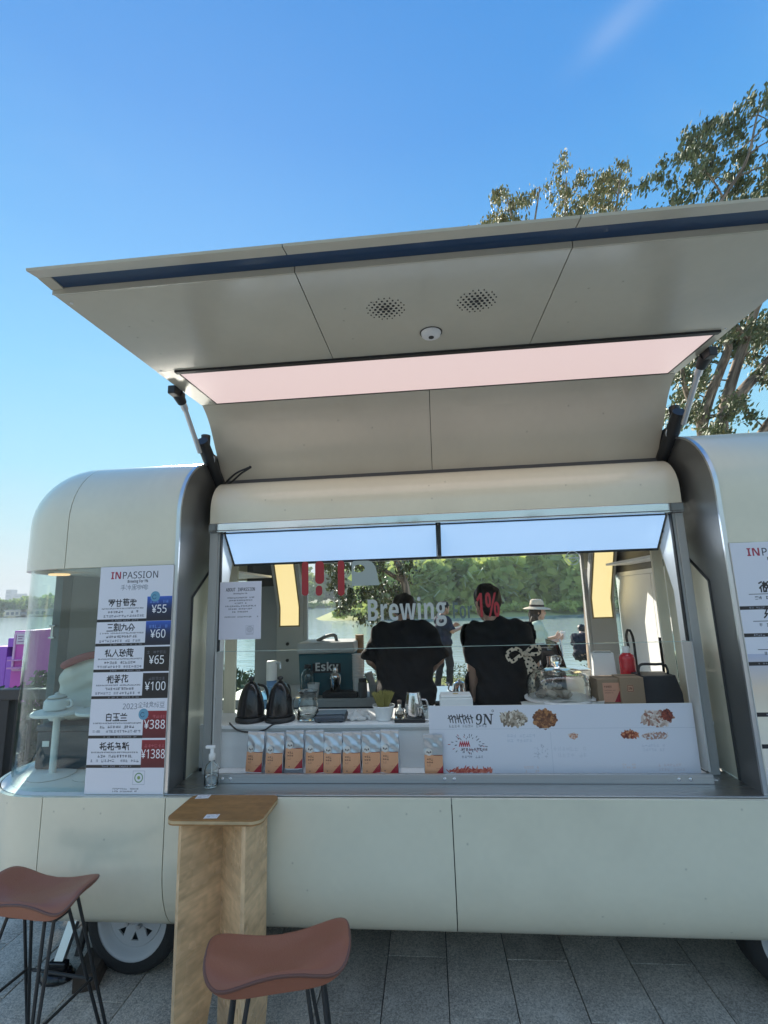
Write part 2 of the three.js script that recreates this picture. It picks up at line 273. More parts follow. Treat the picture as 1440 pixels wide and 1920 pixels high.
{
  // chassis, floor, axle
  pwEach(trailer, 'chassis', [box(-2.15, .30, -4.28, 2.26, .36, -2.52), box(-1.9, .20, -4.36, 2.0, .299, -4.26), box(-1.9, .20, -2.9, 2.0, .299, -2.8), rod([-1.565, .245, -4.1], [-1.565, .245, -2.75], .03), rod([1.60, .245, -4.1], [1.60, .245, -2.75], .03)], M.dark);
  pw(trailer, 'floor', box(-2.2, .361, -4.3, 2.3, .38, -2.5), M.charcoal);
  pw(trailer, 'added_light_block', box(-1.15, .07, -4.22, 1.25, .299, -3.2, .02), M.dark);  // unseen dark box added under the floor to block light from behind
  // lower apron, rolled under at its foot; panels with open joints between them
  const low = [[0, .925], [0, .66], ...arc(.17, .635, .17, .298, 180, 262, 9)], t = .018, loop = [...low, ...offset(low, -t).reverse()];
  const cuts = [-SE * .98, -sx(-1.872 - 0) - 0, sx(1.39), sx(.057), sx(-1.262), sx(-1.872), SE * .98];
  const g = .0022;
  for (let k = 1; k < cuts.length - 1; k++) pw(trailer, 'apron_panel', wrap(loop, (k === 1 ? cuts[1] : cuts[k]) + g, cuts[k + 1] - g), M.paint);
  pw(trailer, 'apron_backing', wrap([[.03, .92], [.03, .66], [.2, .35], [.21, .35], [.04, .66], [.04, .92]], -SE * .98, SE * .98), M.dark);
  pw(trailer, 'apron_panel', wrap(loop, SE * .98 * -1, cuts[1] - g), M.paint);
  // the ledge that carries the curved display glass
  const ledge = [[.006, .926], [.30, .926], [.30, .90], [.006, .90]];
  pw(trailer, 'display_shelf', wrap(ledge, sx(-1.287), SE * .98), M.white); pw(trailer, 'display_shelf', wrap(ledge, -SE * .98, sx(1.394)), M.white);
  pwEach(trailer, 'display_floor', [box(-2.06, .901, -4.1, -1.30, .9245, -2.640), box(1.40, .901, -4.1, 2.17, .9245, -2.640)], M.white);
  // upper skin with the rolled roof edge, one run round each end
  const up = [[.02, 2.012], [.02, 2.26], ...arc(.40, 2.26, .38, .38, 180, 90, 12).slice(1)], upLoop = [...up, ...offset(up, -.03).reverse()];
  pw(trailer, 'roof_shell', wrap(upLoop, sx(-1.286), sx(-1.895) - g), M.paint); const rs = (x) => S1 + 2 * SA + SD + (x - (TX - S1)), hiLoop = [[.02, 2.16], ...up.slice(1)], hi2 = [...hiLoop, ...offset(hiLoop, -.03).reverse()];
  pw(trailer, 'roof_shell', wrap(upLoop, sx(-1.895) + g, rs(-1.13)), M.paint); pw(trailer, 'roof_shell', wrap(hi2, rs(-1.128), SE), M.paint); pw(trailer, 'roof_shell', wrap(hi2, -SE, -(SE - 1.30)), M.paint);
  pw(trailer, 'roof_shell', wrap(upLoop, -(SE - 1.302), sx(1.393)), M.paint);
  pw(trailer, 'roof_backing', wrap([[.06, 2.03], [.06, 2.27], [.2, 2.5], [.21, 2.49], [.075, 2.26], [.075, 2.03]], sx(-1.6), sx(-2.2)), M.dark);
  pwEach(trailer, 'roof', [box(-1.985, 2.60, -4.02, -1.286, 2.64, -2.744), box(1.393, 2.60, -4.02, 2.095, 2.64, -2.744), box(-1.285, 2.60, -4.02, 1.392, 2.64, -2.90)], M.paint);
  pwEach(trailer, 'roof_vent', [box(-1.72, 2.642, -2.98, -1.62, 2.675, -2.88, .012), rod([-1.52, 2.64, -2.95], [-1.52, 2.70, -2.95], .006), cyl(.03, .012, .012, -1.52, 2.70, -2.95, 14)], M.rim);
  // light ring under the roof of the display corner
  const ring = pw(trailer, 'ring_lamp', new THREE.TorusGeometry(.05, .005, 8, 40).rotateX(PI / 2).translate(-2.16, 2.004, -2.66), emissive([.7, .42, .18], 1.0)); areaLight(ring, [1, .7, .4], .8, .08, .08, [-2.16, 1.99, -2.66], [-2.16, 0, -2.66]);
  pwEach(trailer, 'display_ceiling', [box(-2.0, 2.013, -4.0, -1.32, 2.03, -2.45), box(-2.27, 2.013, -4.0, -2.001, 2.03, -2.75), box(1.42, 2.013, -4.0, 2.2, 2.03, -2.45)], M.white);
  // curved display glass round both ends
  const gl = [[.042, .928], [.042, 2.02], [.048, 2.02], [.048, .928]];
  pw(trailer, 'display_glass', wrap(gl, sx(-1.30), S1 + SA + .05), M.curvedPane); pw(trailer, 'display_glass', wrap(gl, S1 + SA + .62, S1 + SA + .715), M.curvedPane);
  pw(trailer, 'display_glass', wrap(gl, -(S1 + SA + .05), sx(1.41)), M.curvedPane); pw(trailer, 'display_glass', wrap(gl, -(S1 + 2 * SA + SD + .62), -(S1 + SA + .62)), M.curvedPane);
  // solid end pillars; the longest, toward the far corner, added to block sun
  const pil = [[.041, .928], [.041, 2.02], [.09, 2.02], [.09, .928]];
  pw(trailer, 'display_glass', wrap(gl, S1 + 2 * SA + SD - .10, S1 + 2 * SA + SD + .62), M.curvedPane); pw(trailer, 'end_panel', wrap(pil, S1 + SA + .72, S1 + 2 * SA + SD - .105), M.wallGrey); pw(trailer, 'end_panel', wrap(pil, S1 + SA + .14, S1 + SA + .615), M.wallGrey); pw(trailer, 'end_panel', wrap(pil, S1 + SA + .055, S1 + SA + .135), std([.10, .14, .15], .5));
  pw(trailer, 'end_panel', wrap(pil, -(S1 + SA + .615), -(S1 + SA + .055)), M.wallGrey);
  pwEach(trailer, 'glass_hinge', [box(-2.312, 1.70, -2.825, -2.275, 1.71, -2.80, .002), box(-2.312, 1.63, -2.825, -2.275, 1.64, -2.80, .002), box(-2.31, 1.64, -2.825, -2.295, 1.70, -2.815)], M.chrome);
  // steel jambs following the roof edge
  const prof = [[-2.366, .932], [-2.366, 2.26], ...arc(-2.745, 2.26, .38, .38, 0, 90, 12).slice(1)];
  const jambPts = [...prof, [-2.99, 2.64], [-2.99, 2.19], [-2.535, 1.845], [-2.525, .932]];
  for (const [x0, x1] of [[-1.286, -1.279], [1.386, 1.393]]) {
    pw(trailer, 'jamb_plate', alongX(jambPts, x0, x1), M.jamb);
    const trim = [...prof, ...offset(prof, .012).reverse()];
    pw(trailer, 'jamb_trim', alongX(trim.map((p) => [p[0] + .004, p[1]]), x0 - .006, x1 + .006), M.silver);
  }
  for (const [x0, x1, xe] of [[-1.2878, -1.2868, -1.26], [1.3942, 1.3952, 1.36]]) {
    pw(trailer, 'jamb_lining', box(x0, .932, -2.995, x1, 2.3, -2.40), M.paint);
    const a = Math.min(x0, xe) + .009, b = Math.max(x0, xe) - .002;
  }
  for (const s of [-1, 1]) {                                // groove along the edge of the jamb plate
    const x = s < 0 ? -1.2795 : 1.3865;
    pw(trailer, 'jamb_seal', merge([rod([x, .934, -2.530], [x, 1.845, -2.540], .008), rod([x, 1.845, -2.540], [x, 2.19, -2.99], .008)]), M.dark);
  }
  pw(trailer, 'jamb_return', box(-1.2855, .932, -3.02, -1.215, 2.5, -3.0), M.paint); pw(trailer, 'jamb_return', box(1.335, .932, -3.02, 1.3925, 2.5, -3.0), M.paint);
  // steel counter and the upstand bolted on it
  const counter = pw(trailer, 'counter', box(-1.283, .912, -2.66, 1.390, .931, -2.352, .003), M.steel);
  pw(counter, 'counter_edge', box(-1.283, .893, -2.363, 1.390, .9115, -2.353, .002), M.steel);
  const rail = pw(trailer, 'window_rail', box(-1.125, .9315, -2.511, 1.252, .972, -2.49, .002), M.steel);
  for (const x of [-1.06, -1.02, .035, .08, 1.10, 1.15]) pw(rail, 'bolt', new THREE.SphereGeometry(.009, 12, 8).scale(1, 1, .5).translate(x, .952, -2.49), M.chrome);
  // rolled canopy over the window, chrome trim
  const can = [[-2.600, 2.255], [-2.600, 2.33], ...arc(-2.80, 2.33, .20, .20, 0, 90, 10).slice(1), [-2.99, 2.535]];
  const canLoop = sheet(can, .02);
  pw(trailer, 'canopy', alongX(canLoop, -1.222, 1.342), M.paint);
  pwEach(trailer, 'canopy_end', [alongX(canLoop.slice(0, can.length).concat([[-2.99, 2.255]]), -1.2215, -1.217), alongX(canLoop.slice(0, can.length).concat([[-2.99, 2.255]]), 1.337, 1.3415)].map((g) => g.translate(0, -.0005, -.0015)), M.paint);
  pwEach(trailer, 'chrome_trim', [box(-1.226, 2.212, -2.625, 1.346, 2.253, -2.592, .003), box(-1.222, 2.203, -2.62, 1.342, 2.209, -2.588, .001)], M.chrome);
  // window frame posts and panes
  for (const [x0, x1] of [[-1.222, -1.176], [1.302, 1.342]]) pw(trailer, 'window_post', merge([box(x0, .932, -2.64, x1, 2.202, -2.603, .003), box(x0 < 0 ? x1 - .0002 : x0 - .014, .974, -2.632, x0 < 0 ? x1 + .014 : x0 + .0002, 2.201, -2.612, .002)]), M.panelGrey);
  for (const [x0, x1] of [[-1.161, -1.155], [1.281, 1.287]]) pw(trailer, 'window_seal', box(x0, .974, -2.630, x1, 2.2, -2.606), M.dark);
  const up1 = pw(trailer, 'window_pane', box(-1.16, 1.553, -2.620, 1.286, 2.2, -2.615), M.pane);
  const lo1 = pw(trailer, 'window_pane', box(-1.12, .973, -2.527, 1.247, 1.556, -2.522), M.pane);
  pw(lo1, 'glass_edge', box(-1.118, 1.5564, -2.5272, 1.245, 1.5586, -2.5218), phys([.35, .45, .43], .2));
  for (const [x0, x1] of [[-1.128, -1.1215], [1.2485, 1.255]]) pw(trailer, 'window_side', box(x0, .9725, -2.602, x1, 1.556, -2.512, .001), M.panelGrey);
  // film lettering on the panes
  const dec = (pane, name, geo, mat) => pw(pane, name, geo, mat);
  const grey = std([.50, .53, .52], .6), red = std([.36, .028, .035], .5);
  const word = (s, px0, px1, pyb, h, mat) => {
    const a = at(px0, pyb, -2.613), b = at(px1, pyb, -2.613), g = new TextGeometry(s, { font, size: h, depth: .001, curveSegments: 5 }); g.computeBoundingBox();
    const w = g.boundingBox.max.x - g.boundingBox.min.x; g.translate(-g.boundingBox.min.x, 0, 0).scale((b.x - a.x) / w, 1, 1); dec(up1, 'lettering', g.translate(a.x, a.y, -2.6145), mat);
  };
  word('Brewing', 690, 838, 1164, .112, grey); word('For', 850, 886, 1160, .085, std([.12, .16, .15], .6)); word('1%', 895, 938, 1157, .125, red);
  const bar = (px, py0, py1, w, mat, name) => { const a = at(px, py0, -2.613), b = at(px, py1, -2.613); dec(up1, name, ext(roundRect(w, a.y - b.y, w * .48, a.x, (a.y + b.y) / 2), .001).translate(0, 0, -2.6145), mat); };
  bar(572, 1053, 1117, .037, red, 'decal_bar'); bar(639, 1051, 1117, .037, red, 'decal_bar'); bar(599, 1052, 1095, .05, red, 'decal_bar'); bar(598, 1098, 1117, .036, red, 'decal_bar');
  {
    const a = at(659, 1052, -2.613), b = at(712, 1097, -2.613), s = new THREE.Shape();
    s.moveTo(a.x, b.y); s.lineTo(a.x, a.y - .02); s.quadraticCurveTo(a.x, a.y, a.x + .02, a.y); s.lineTo(a.x + .08, a.y); s.bezierCurveTo(a.x + .15, a.y, b.x - .02, a.y - .09, b.x, b.y + .01); s.quadraticCurveTo(b.x, b.y, b.x - .01, b.y); s.lineTo(a.x, b.y);
    const hole = new THREE.Path(), q = at(673, 1066, -2.613); hole.absellipse(q.x, q.y, .032, .021, 0, 2 * PI, true); s.holes.push(hole);
    dec(up1, 'decal_shape', new THREE.ExtrudeGeometry(s, { depth: .001, bevelEnabled: false, curveSegments: 14 }).translate(0, 0, -2.6145), std([.36, .42, .41], .6));
    const c = at(1074, 1046, -2.613); dec(up1, 'decal_ring', merge([new THREE.RingGeometry(.033, .037, 36), new THREE.RingGeometry(.016, .019, 24), box(-.03, -.003, 0, .03, .003, .0006)]).translate(c.x, c.y, -2.6138), grey);
  }
  // white side reveals, shelf and ledge behind the panes
  const rev = [[-2.632, .94], [-2.632, 2.2], [-2.66, 2.2], [-2.79, 2.04], [-2.70, 1.80], [-2.70, .94]];
  pw(trailer, 'window_reveal', alongX(rev, -1.176, -1.163), M.white); pw(trailer, 'window_reveal', alongX(rev, 1.29, 1.301), M.white);
  pw(trailer, 'pouch_ledge', box(-1.162, .9316, -2.72, 1.289, .9345, -2.5285), M.white);
  const bar1 = pw(trailer, 'serving_shelf', merge([box(-1.55, 1.132, -3.08, 1.55, 1.150, -2.698, .002), box(-1.55, .9346, -2.722, 1.55, 1.1315, -2.704)]), M.white);
  pw(bar1, 'shelf_lip', box(-1.16, 1.118, -2.7035, 1.288, 1.1315, -2.698), M.panelGrey);
  pw(trailer, 'serving_cabinet', merge([box(-1.5, .381, -3.06, 1.5, .93, -2.74)]), M.charcoal);
  // two backlit panels hung in front of the ceiling, tilted to the window
  const T = [[-2.655, 2.196], [-2.79, 2.035]], dl = Math.hypot(.135, .161), mid = [(T[0][0] + T[1][0]) / 2, (T[0][1] + T[1][1]) / 2];
  for (const [x0, x1] of [[-1.148, .055], [.083, 1.275]]) {
    const f = pw(trailer, 'light_box', alongX(sheet([[T[0][0] - .004, T[0][1] + .012], [T[1][0] - .014, T[1][1] - .010]], -.03), x0 - .012, x1 + .012), M.dark);
    pw(f, 'light_panel', alongX(sheet([[T[0][0] + .003, T[0][1]], [T[1][0] - .001, T[1][1] + .002]], -.006), x0, x1), emissive([.145, .26, .43], 1));
    areaLight(f, [.80, .90, 1], 1.5, x1 - x0, dl, [(x0 + x1) / 2, mid[1] - .03, mid[0] + .03], [(x0 + x1) / 2, mid[1] - 1, mid[0] + 1.2]);
  }
  pw(trailer, 'light_box_mullion', box(.0585, 2.03, -2.80, .0795, 2.2, -2.66), M.black);
  // inner walls, ceiling, pillars of the far side with their lit arches
  pw(trailer, 'ceiling', merge([box(-1.6, 2.38, -4.05, 1.65, 2.40, -2.86)]), M.panelGrey);
  const rearUp = [[-4.30, 1.95], [-4.28, 2.0], [-4.0, 2.38], [-4.02, 2.40], [-4.32, 2.0]];
  pwEach(trailer, 'ceiling_cove', [alongX(rearUp, -1.56, -1.335), alongX(rearUp, 1.56, 1.64)], M.charcoal);
  const col = [[-4.31, .93], [-4.31, 1.756], [-4.0, 2.385], [-4.06, 2.40], [-4.36, 1.79], [-4.36, .93]];
  for (const [x0, x1, l0, l1] of [[-1.37, -1.13, -1.335, -1.17], [1.355, 1.565, 1.385, 1.535]]) {
    const c = pw(trailer, 'pillar', alongX(col, x0, x1), M.panelGrey);
    const face = [[-4.306, 1.60], [-4.306, 1.757], [-4.03, 2.318]];
    pw(c, 'lit_arch', alongX(sheet(face, .004), l0, l1), emissive([.50, .40, .17], 1));
    pw(c, 'arch_border', alongX(sheet([[-4.3075, 1.588], [-4.3075, 1.7565], [-4.031, 2.32]], .003), l0 - .012, l1 + .012), std([.30, .25, .12], .6));
    areaLight(c, [1, .82, .42], .8, .15, .6, [(l0 + l1) / 2, 1.98, -4.12], [(l0 + l1) / 2, 1.2, -2.7]);
  }
  pw(trailer, 'wall_panel', merge([box(-1.57, .93, -4.36, -1.372, 1.95, -4.315)]), std([.30, .33, .345], .6));
  pwEach(trailer, 'wall_top', [box(-1.63, 1.951, -4.32, -1.372, 2.40, -4.25), box(1.55, 1.951, -4.32, 1.66, 2.40, -4.25)], M.charcoal);
  // side wall and door with a curved lower edge, in the sun that comes through the far window
  const wall = pw(trailer, 'wall_panel', alongX([[-4.31, .93], [-4.31, 1.93], [-3.662, 1.93], [-3.662, .93]], 1.60, 1.62), M.white);
  pw(trailer, 'door', alongX([[-3.655, .93], [-3.655, 1.93], [-3.0, 1.93], [-3.0, 1.75], ...arc(-3.655, 1.75, .35, .27, 0, -90, 10).slice(1)], 1.60, 1.62), M.white);
  pw(trailer, 'wall_cap', box(1.592, 1.932, -4.31, 1.63, 1.965, -2.98), M.white);
  pw(trailer, 'cabinet_top', box(1.596, 1.966, -4.30, 1.64, 2.38, -2.95), M.charcoal);
  pw(trailer, 'far_counter', merge([box(-1.6, 1.075, -4.30, -.02, 1.098, -3.66, .003), box(-1.6, 1.04, -3.675, -.02, 1.0748, -3.66)]), M.panelGrey); pw(trailer, 'far_cabinet', box(-1.6, .381, -4.30, -.03, 1.0395, -3.68), std([.075, .085, .095], .6));
  pw(trailer, 'far_counter', merge([box(.0, 1.045, -4.30, 1.58, 1.065, -3.70, .003)]), M.silver); pw(trailer, 'far_cabinet', box(.01, .381, -4.30, 1.57, 1.0445, -3.72), M.charcoal);
  for (const y of [1.26, 1.12]) pw(trailer, 'cabinet_lock', cyl(.014, .014, .012, 0, 0, 0, 16).rotateX(PI / 2).translate(-1.27, y + .18, -4.304), M.dark);
  // far window
  pwEach(trailer, 'far_window_frame', [box(-1.128, 1.066, -4.36, -1.095, 2.16, -4.32), box(1.33, 1.066, -4.36, 1.354, 2.16, -4.32), box(-1.094, 2.145, -4.36, 1.329, 2.17, -4.32)], M.panelGrey);
  pw(trailer, 'far_window_pane', merge([box(-1.094, 1.067, -4.345, .10, 2.144, -4.34), box(.112, 1.067, -4.345, 1.329, 2.144, -4.34)]), M.pane);
  pw(trailer, 'far_wall', merge([box(-1.6, .90, -4.375, 1.6, 1.04, -4.362)]), M.panelGrey);

  // ---------- the raised awning ----------
  const ys = (z) => 2.876 + (-z - 1.40) * .05;
  const curve = [[-2.505, 2.931], [-2.557, 2.898], [-2.61, 2.848], [-2.655, 2.787], [-2.70, 2.72], [-2.755, 2.650], [-2.795, 2.59], [-2.815, 2.548]];
  const cs = new THREE.SplineCurve(curve.map((p) => new THREE.Vector2(...p))).getPoints(20).map((p) => [p.x, p.y]);
  const X0 = -1.25, X1 = 1.357, body = [[-1.33, 2.895], [-1.42, ys(-1.42) + .016], [-2.49, ys(-2.49) + .016], ...offset(cs, .016).reverse().reverse()];
  const core = [[-1.40, 2.914], [-1.335, 2.914], [-1.335, 2.918], [-1.6, 2.957], [-2.50, ys(-2.5) + .07], ...offset(cs, -.075), ...offset(cs, -.012).reverse(), [-2.49, ys(-2.49) + .012], [-1.42, ys(-1.42) + .012]];
  const awn = pw(trailer, 'awning', alongX(core, X0 + .004, X1 - .004), std([.06, .06, .06], .7));
  const line = (z0, z1) => [[z0, ys(z0)], [z1, ys(z1)]], slab = (z0, z1, x0, x1) => alongX(sheet(line(z0, z1), -.0115), x0, x1);
  const j = .0018;
  for (const [a, b] of [[X0, -.392], [-.392, .502], [.502, X1]]) {
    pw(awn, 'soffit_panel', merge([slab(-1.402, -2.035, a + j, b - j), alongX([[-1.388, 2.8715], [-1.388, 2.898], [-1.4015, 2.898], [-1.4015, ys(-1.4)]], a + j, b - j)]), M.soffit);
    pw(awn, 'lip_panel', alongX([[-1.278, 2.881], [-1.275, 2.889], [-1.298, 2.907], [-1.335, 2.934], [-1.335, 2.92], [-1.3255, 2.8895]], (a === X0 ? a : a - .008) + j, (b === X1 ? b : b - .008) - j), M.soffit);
  }
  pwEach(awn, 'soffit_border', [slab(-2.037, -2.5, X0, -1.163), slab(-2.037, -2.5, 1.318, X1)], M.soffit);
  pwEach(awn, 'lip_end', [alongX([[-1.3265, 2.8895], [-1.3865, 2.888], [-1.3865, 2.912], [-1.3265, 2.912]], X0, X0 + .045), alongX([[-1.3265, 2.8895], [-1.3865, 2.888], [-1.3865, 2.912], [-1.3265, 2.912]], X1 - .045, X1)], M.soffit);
  pw(awn, 'blue_strip', alongX([[-1.3265, 2.8925], [-1.3865, 2.8935], [-1.3865, 2.912], [-1.3265, 2.912]], X0 + .0455, X1 - .0455), M.navy);
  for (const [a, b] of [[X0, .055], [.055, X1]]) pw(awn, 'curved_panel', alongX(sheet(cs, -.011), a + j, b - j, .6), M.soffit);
  pw(awn, 'awning_skin', alongX([...offset([[-1.337, 2.918], [-1.6, 2.958], [-2.5, ys(-2.5) + .066], ...offset(cs, -.076)], -.014).map((p) => [p[0], p[1]]), ...[[-1.337, 2.918], [-1.6, 2.958], [-2.5, ys(-2.5) + .066], ...offset(cs, -.076)].reverse()], X0, X1), M.paint);
  pw(awn, 'light_frame', merge([slab(-2.037, -2.062, -1.161, 1.316).translate(0, -.010, 0), slab(-2.062, -2.5, -1.161, -1.156), slab(-2.062, -2.5, 1.311, 1.316), slab(-2.494, -2.5, -1.1555, 1.3105)]), M.black);
  pw(awn, 'light_diffuser', slab(-2.064, -2.4935, -1.1555, 1.3105).translate(0, .002, 0), emissive([.36, .265, .255], 1));
  areaLight(awn, [1, .86, .84], .30, 2.46, .42, [.078, 2.90, -2.28], [.078, 0, -2.24]);
  for (const [px, py] of [[-.113, -1.655], [.229, -1.653]]) {   // perforated speaker discs
    const list = []; for (let i = -6; i <= 6; i++) for (let k = -6; k <= 6; k++) { const u = (i + (k & 1) * .5) * .020, v = k * .0175, d = Math.hypot(u, v); if (d > .078) continue; const rr = .0080 * (1 - d / .105); list.push(cyl(rr, rr, .003, px + u, ys(py + v) - .0006, py + v, 10)); }
    pw(awn, 'speaker_grille', merge(list), M.black);
  }
  const eye = pw(awn, 'ceiling_sensor', lathe([[0, -.022], [.02, -.022], [.038, -.016], [.042, -.004], [.042, .002]], 28).translate(.06, ys(-1.86) - .001, -1.86), M.white); pw(eye, 'sensor_lens', cyl(.011, .011, .004, .06, ys(-1.86) - .024, -1.86, 16), M.black); pw(eye, 'sensor_gap', cyl(.047, .047, .003, .06, ys(-1.86) - .002, -1.86, 24), M.black);
  pwEach(awn, 'screw', [[-1.225, -1.45], [-1.225, -2.03], [1.33, -1.45], [1.33, -2.03], [-1.19, -2.47], [1.33, -2.47]].map(([x, z]) => new THREE.SphereGeometry(.006, 8, 6).scale(1, .5, 1).translate(x, ys(z), z)), M.silver);
  pw(trailer, 'hinge_rail', merge([box(-1.24, 2.530, -2.84, 1.35, 2.548, -2.79, .003), box(-1.22, 2.537, -2.86, 1.34, 2.565, -2.81)]), M.charcoal);
  // lifting struts
  for (const s of [-1, 1]) {
    const x = s < 0 ? -1.266 : 1.373, top = [x, ys(-2.26) - .02, -2.26], rodEnd = [x, 2.72, -2.52], foot = [x, 2.50, -2.86];
    const st = pw(trailer, 'lift_strut', merge([rod([x, 2.735, -2.55], foot, .036, .036, 18), box(x - .012, 2.60, -2.86, x + .012, 2.70, -2.70, .004), cyl(.026, .026, .06, x, 2.755, -2.60).rotateX(0)]), M.black);
    pw(st, 'strut_rod', merge([rod([x, 2.66, -2.535], [x, 2.86, -2.335], .013), rod([x, 2.845, -2.35], [x, 2.888, -2.30], .018)]), M.silver);
    pw(st, 'strut_bracket', merge([rod([x, 2.87, -2.315], top, .024, .03), box(x - .02, ys(-2.26) - .045, -2.31, x + .02, ys(-2.26) - .001, -2.20, .005)]), M.black);
    pw(st, 'clamp', new THREE.TorusGeometry(.0365, .004, 6, 24).rotateX(PI / 2).rotateX(-.95).translate(x, 2.655, -2.645), M.silver);
  }
  pw(trailer, 'cable', merge([tube([at(418, 912, -2.79), at(428, 900, -2.74), at(445, 886, -2.70), at(468, 876, -2.68)], .006, 20, 6), tube([at(420, 914, -2.79), at(436, 902, -2.73), at(452, 888, -2.70), at(469, 877, -2.68)], .006, 20, 6), new THREE.SphereGeometry(.009, 10, 8).translate(at(469, 876, -2.68).x, at(469, 876, -2.68).y, -2.68)]), M.black);
  // ---------- wheels, stabiliser ----------
  const tyreG = lathe([[.183, -.075], [.215, -.078], [.240, -.066], [.2475, -.045], [.2485, 0], [.2475, .045], [.240, .066], [.215, .078], [.183, .075]], 48).rotateX(PI / 2);
  const disc = new THREE.Shape(); disc.absarc(0, 0, .135, 0, 2 * PI);
  for (let k = 0; k < 8; k++) { const a = k / 8 * 2 * PI + .0, h = new THREE.Path(), p = (r, q) => [r * Math.cos(a + q), r * Math.sin(a + q)]; h.moveTo(...p(.066, 0)); h.lineTo(...p(.112, .19)); h.lineTo(...p(.112, -.19)); h.closePath(); disc.holes.push(h); }
  const hub = new THREE.Path(); hub.absarc(0, 0, .026, 0, 2 * PI, true); disc.holes.push(hub);
  const rimG = merge([lathe([[.136, .030], [.142, .040], [.156, .044], [.166, .064], [.190, .074], [.192, .066], [.172, .058], [.162, .034], [.150, -.06]], 48).rotateX(PI / 2), new THREE.ExtrudeGeometry(disc, { depth: .008, bevelEnabled: true, bevelSize: .002, bevelThickness: .002, bevelSegments: 1, curveSegments: 32 }).translate(0, 0, .028)]);
  const nutG = merge([0, 1, 2, 3].map((k) => cyl(.011, .011, .022, 0, 0, 0, 6).rotateX(PI / 2).translate(.046 * Math.cos(k * PI / 2 + .6), .046 * Math.sin(k * PI / 2 + .6), .05)).concat([cyl(.025, .022, .035, 0, 0, 0, 20).rotateX(PI / 2).translate(0, 0, .045)]));
  const drumG = merge([cyl(.134, .134, .05, 0, 0, 0, 32).rotateX(PI / 2).translate(0, 0, -.01)]);
  for (const x of [-1.565, 1.60]) {
    const place = (m) => m.position.set(x - TX, .2485, -2.69 + 3.38);
    const w = part(trailer, 'tyre', tyreG, M.rubber); place(w); part(w, 'rim', rimG, M.rim); part(w, 'wheel_nut', nutG, M.steel); part(w, 'brake_drum', drumG, M.dark);
  }
  pwEach(trailer, 'wheel_well', [box(-1.9, .302, -2.95, -1.2, .315, -2.6), box(1.35, .302, -2.95, 2.0, .315, -2.6)], M.dark);
  const jk = at(105, 1835, -2.62), jt = at(160, 1712, -2.72);
  const leg = pw(trailer, 'stabiliser', (() => { const g = new THREE.BoxGeometry(.045, 1, .03); const a = V(jk.x + .02, .05, -2.60), b = V(jt.x - .01, .33, -2.72); g.scale(1, a.distanceTo(b), 1); g.applyQuaternion(new THREE.Quaternion().setFromUnitVectors(V(0, 1, 0), b.clone().sub(a).normalize())); return g.translate((a.x + b.x) / 2, (a.y + b.y) / 2, (a.z + b.z) / 2); })(), M.silver);
  pw(leg, 'stabiliser_arm', rod([jk.x + .08, .06, -2.66], [jt.x + .03, .33, -2.76], .018), M.black);
  pw(leg, 'stabiliser_foot', merge([lathe([[0, 0], [.075, 0], [.078, .012], [.066, .022], [.058, .04], [0, .046]], 28).scale(1.15, 1, .8).translate(jk.x + .02, .001, -2.60), box(jk.x - .025, .03, -2.62, jk.x + .07, .075, -2.58, .01)]), M.blackGloss);
}
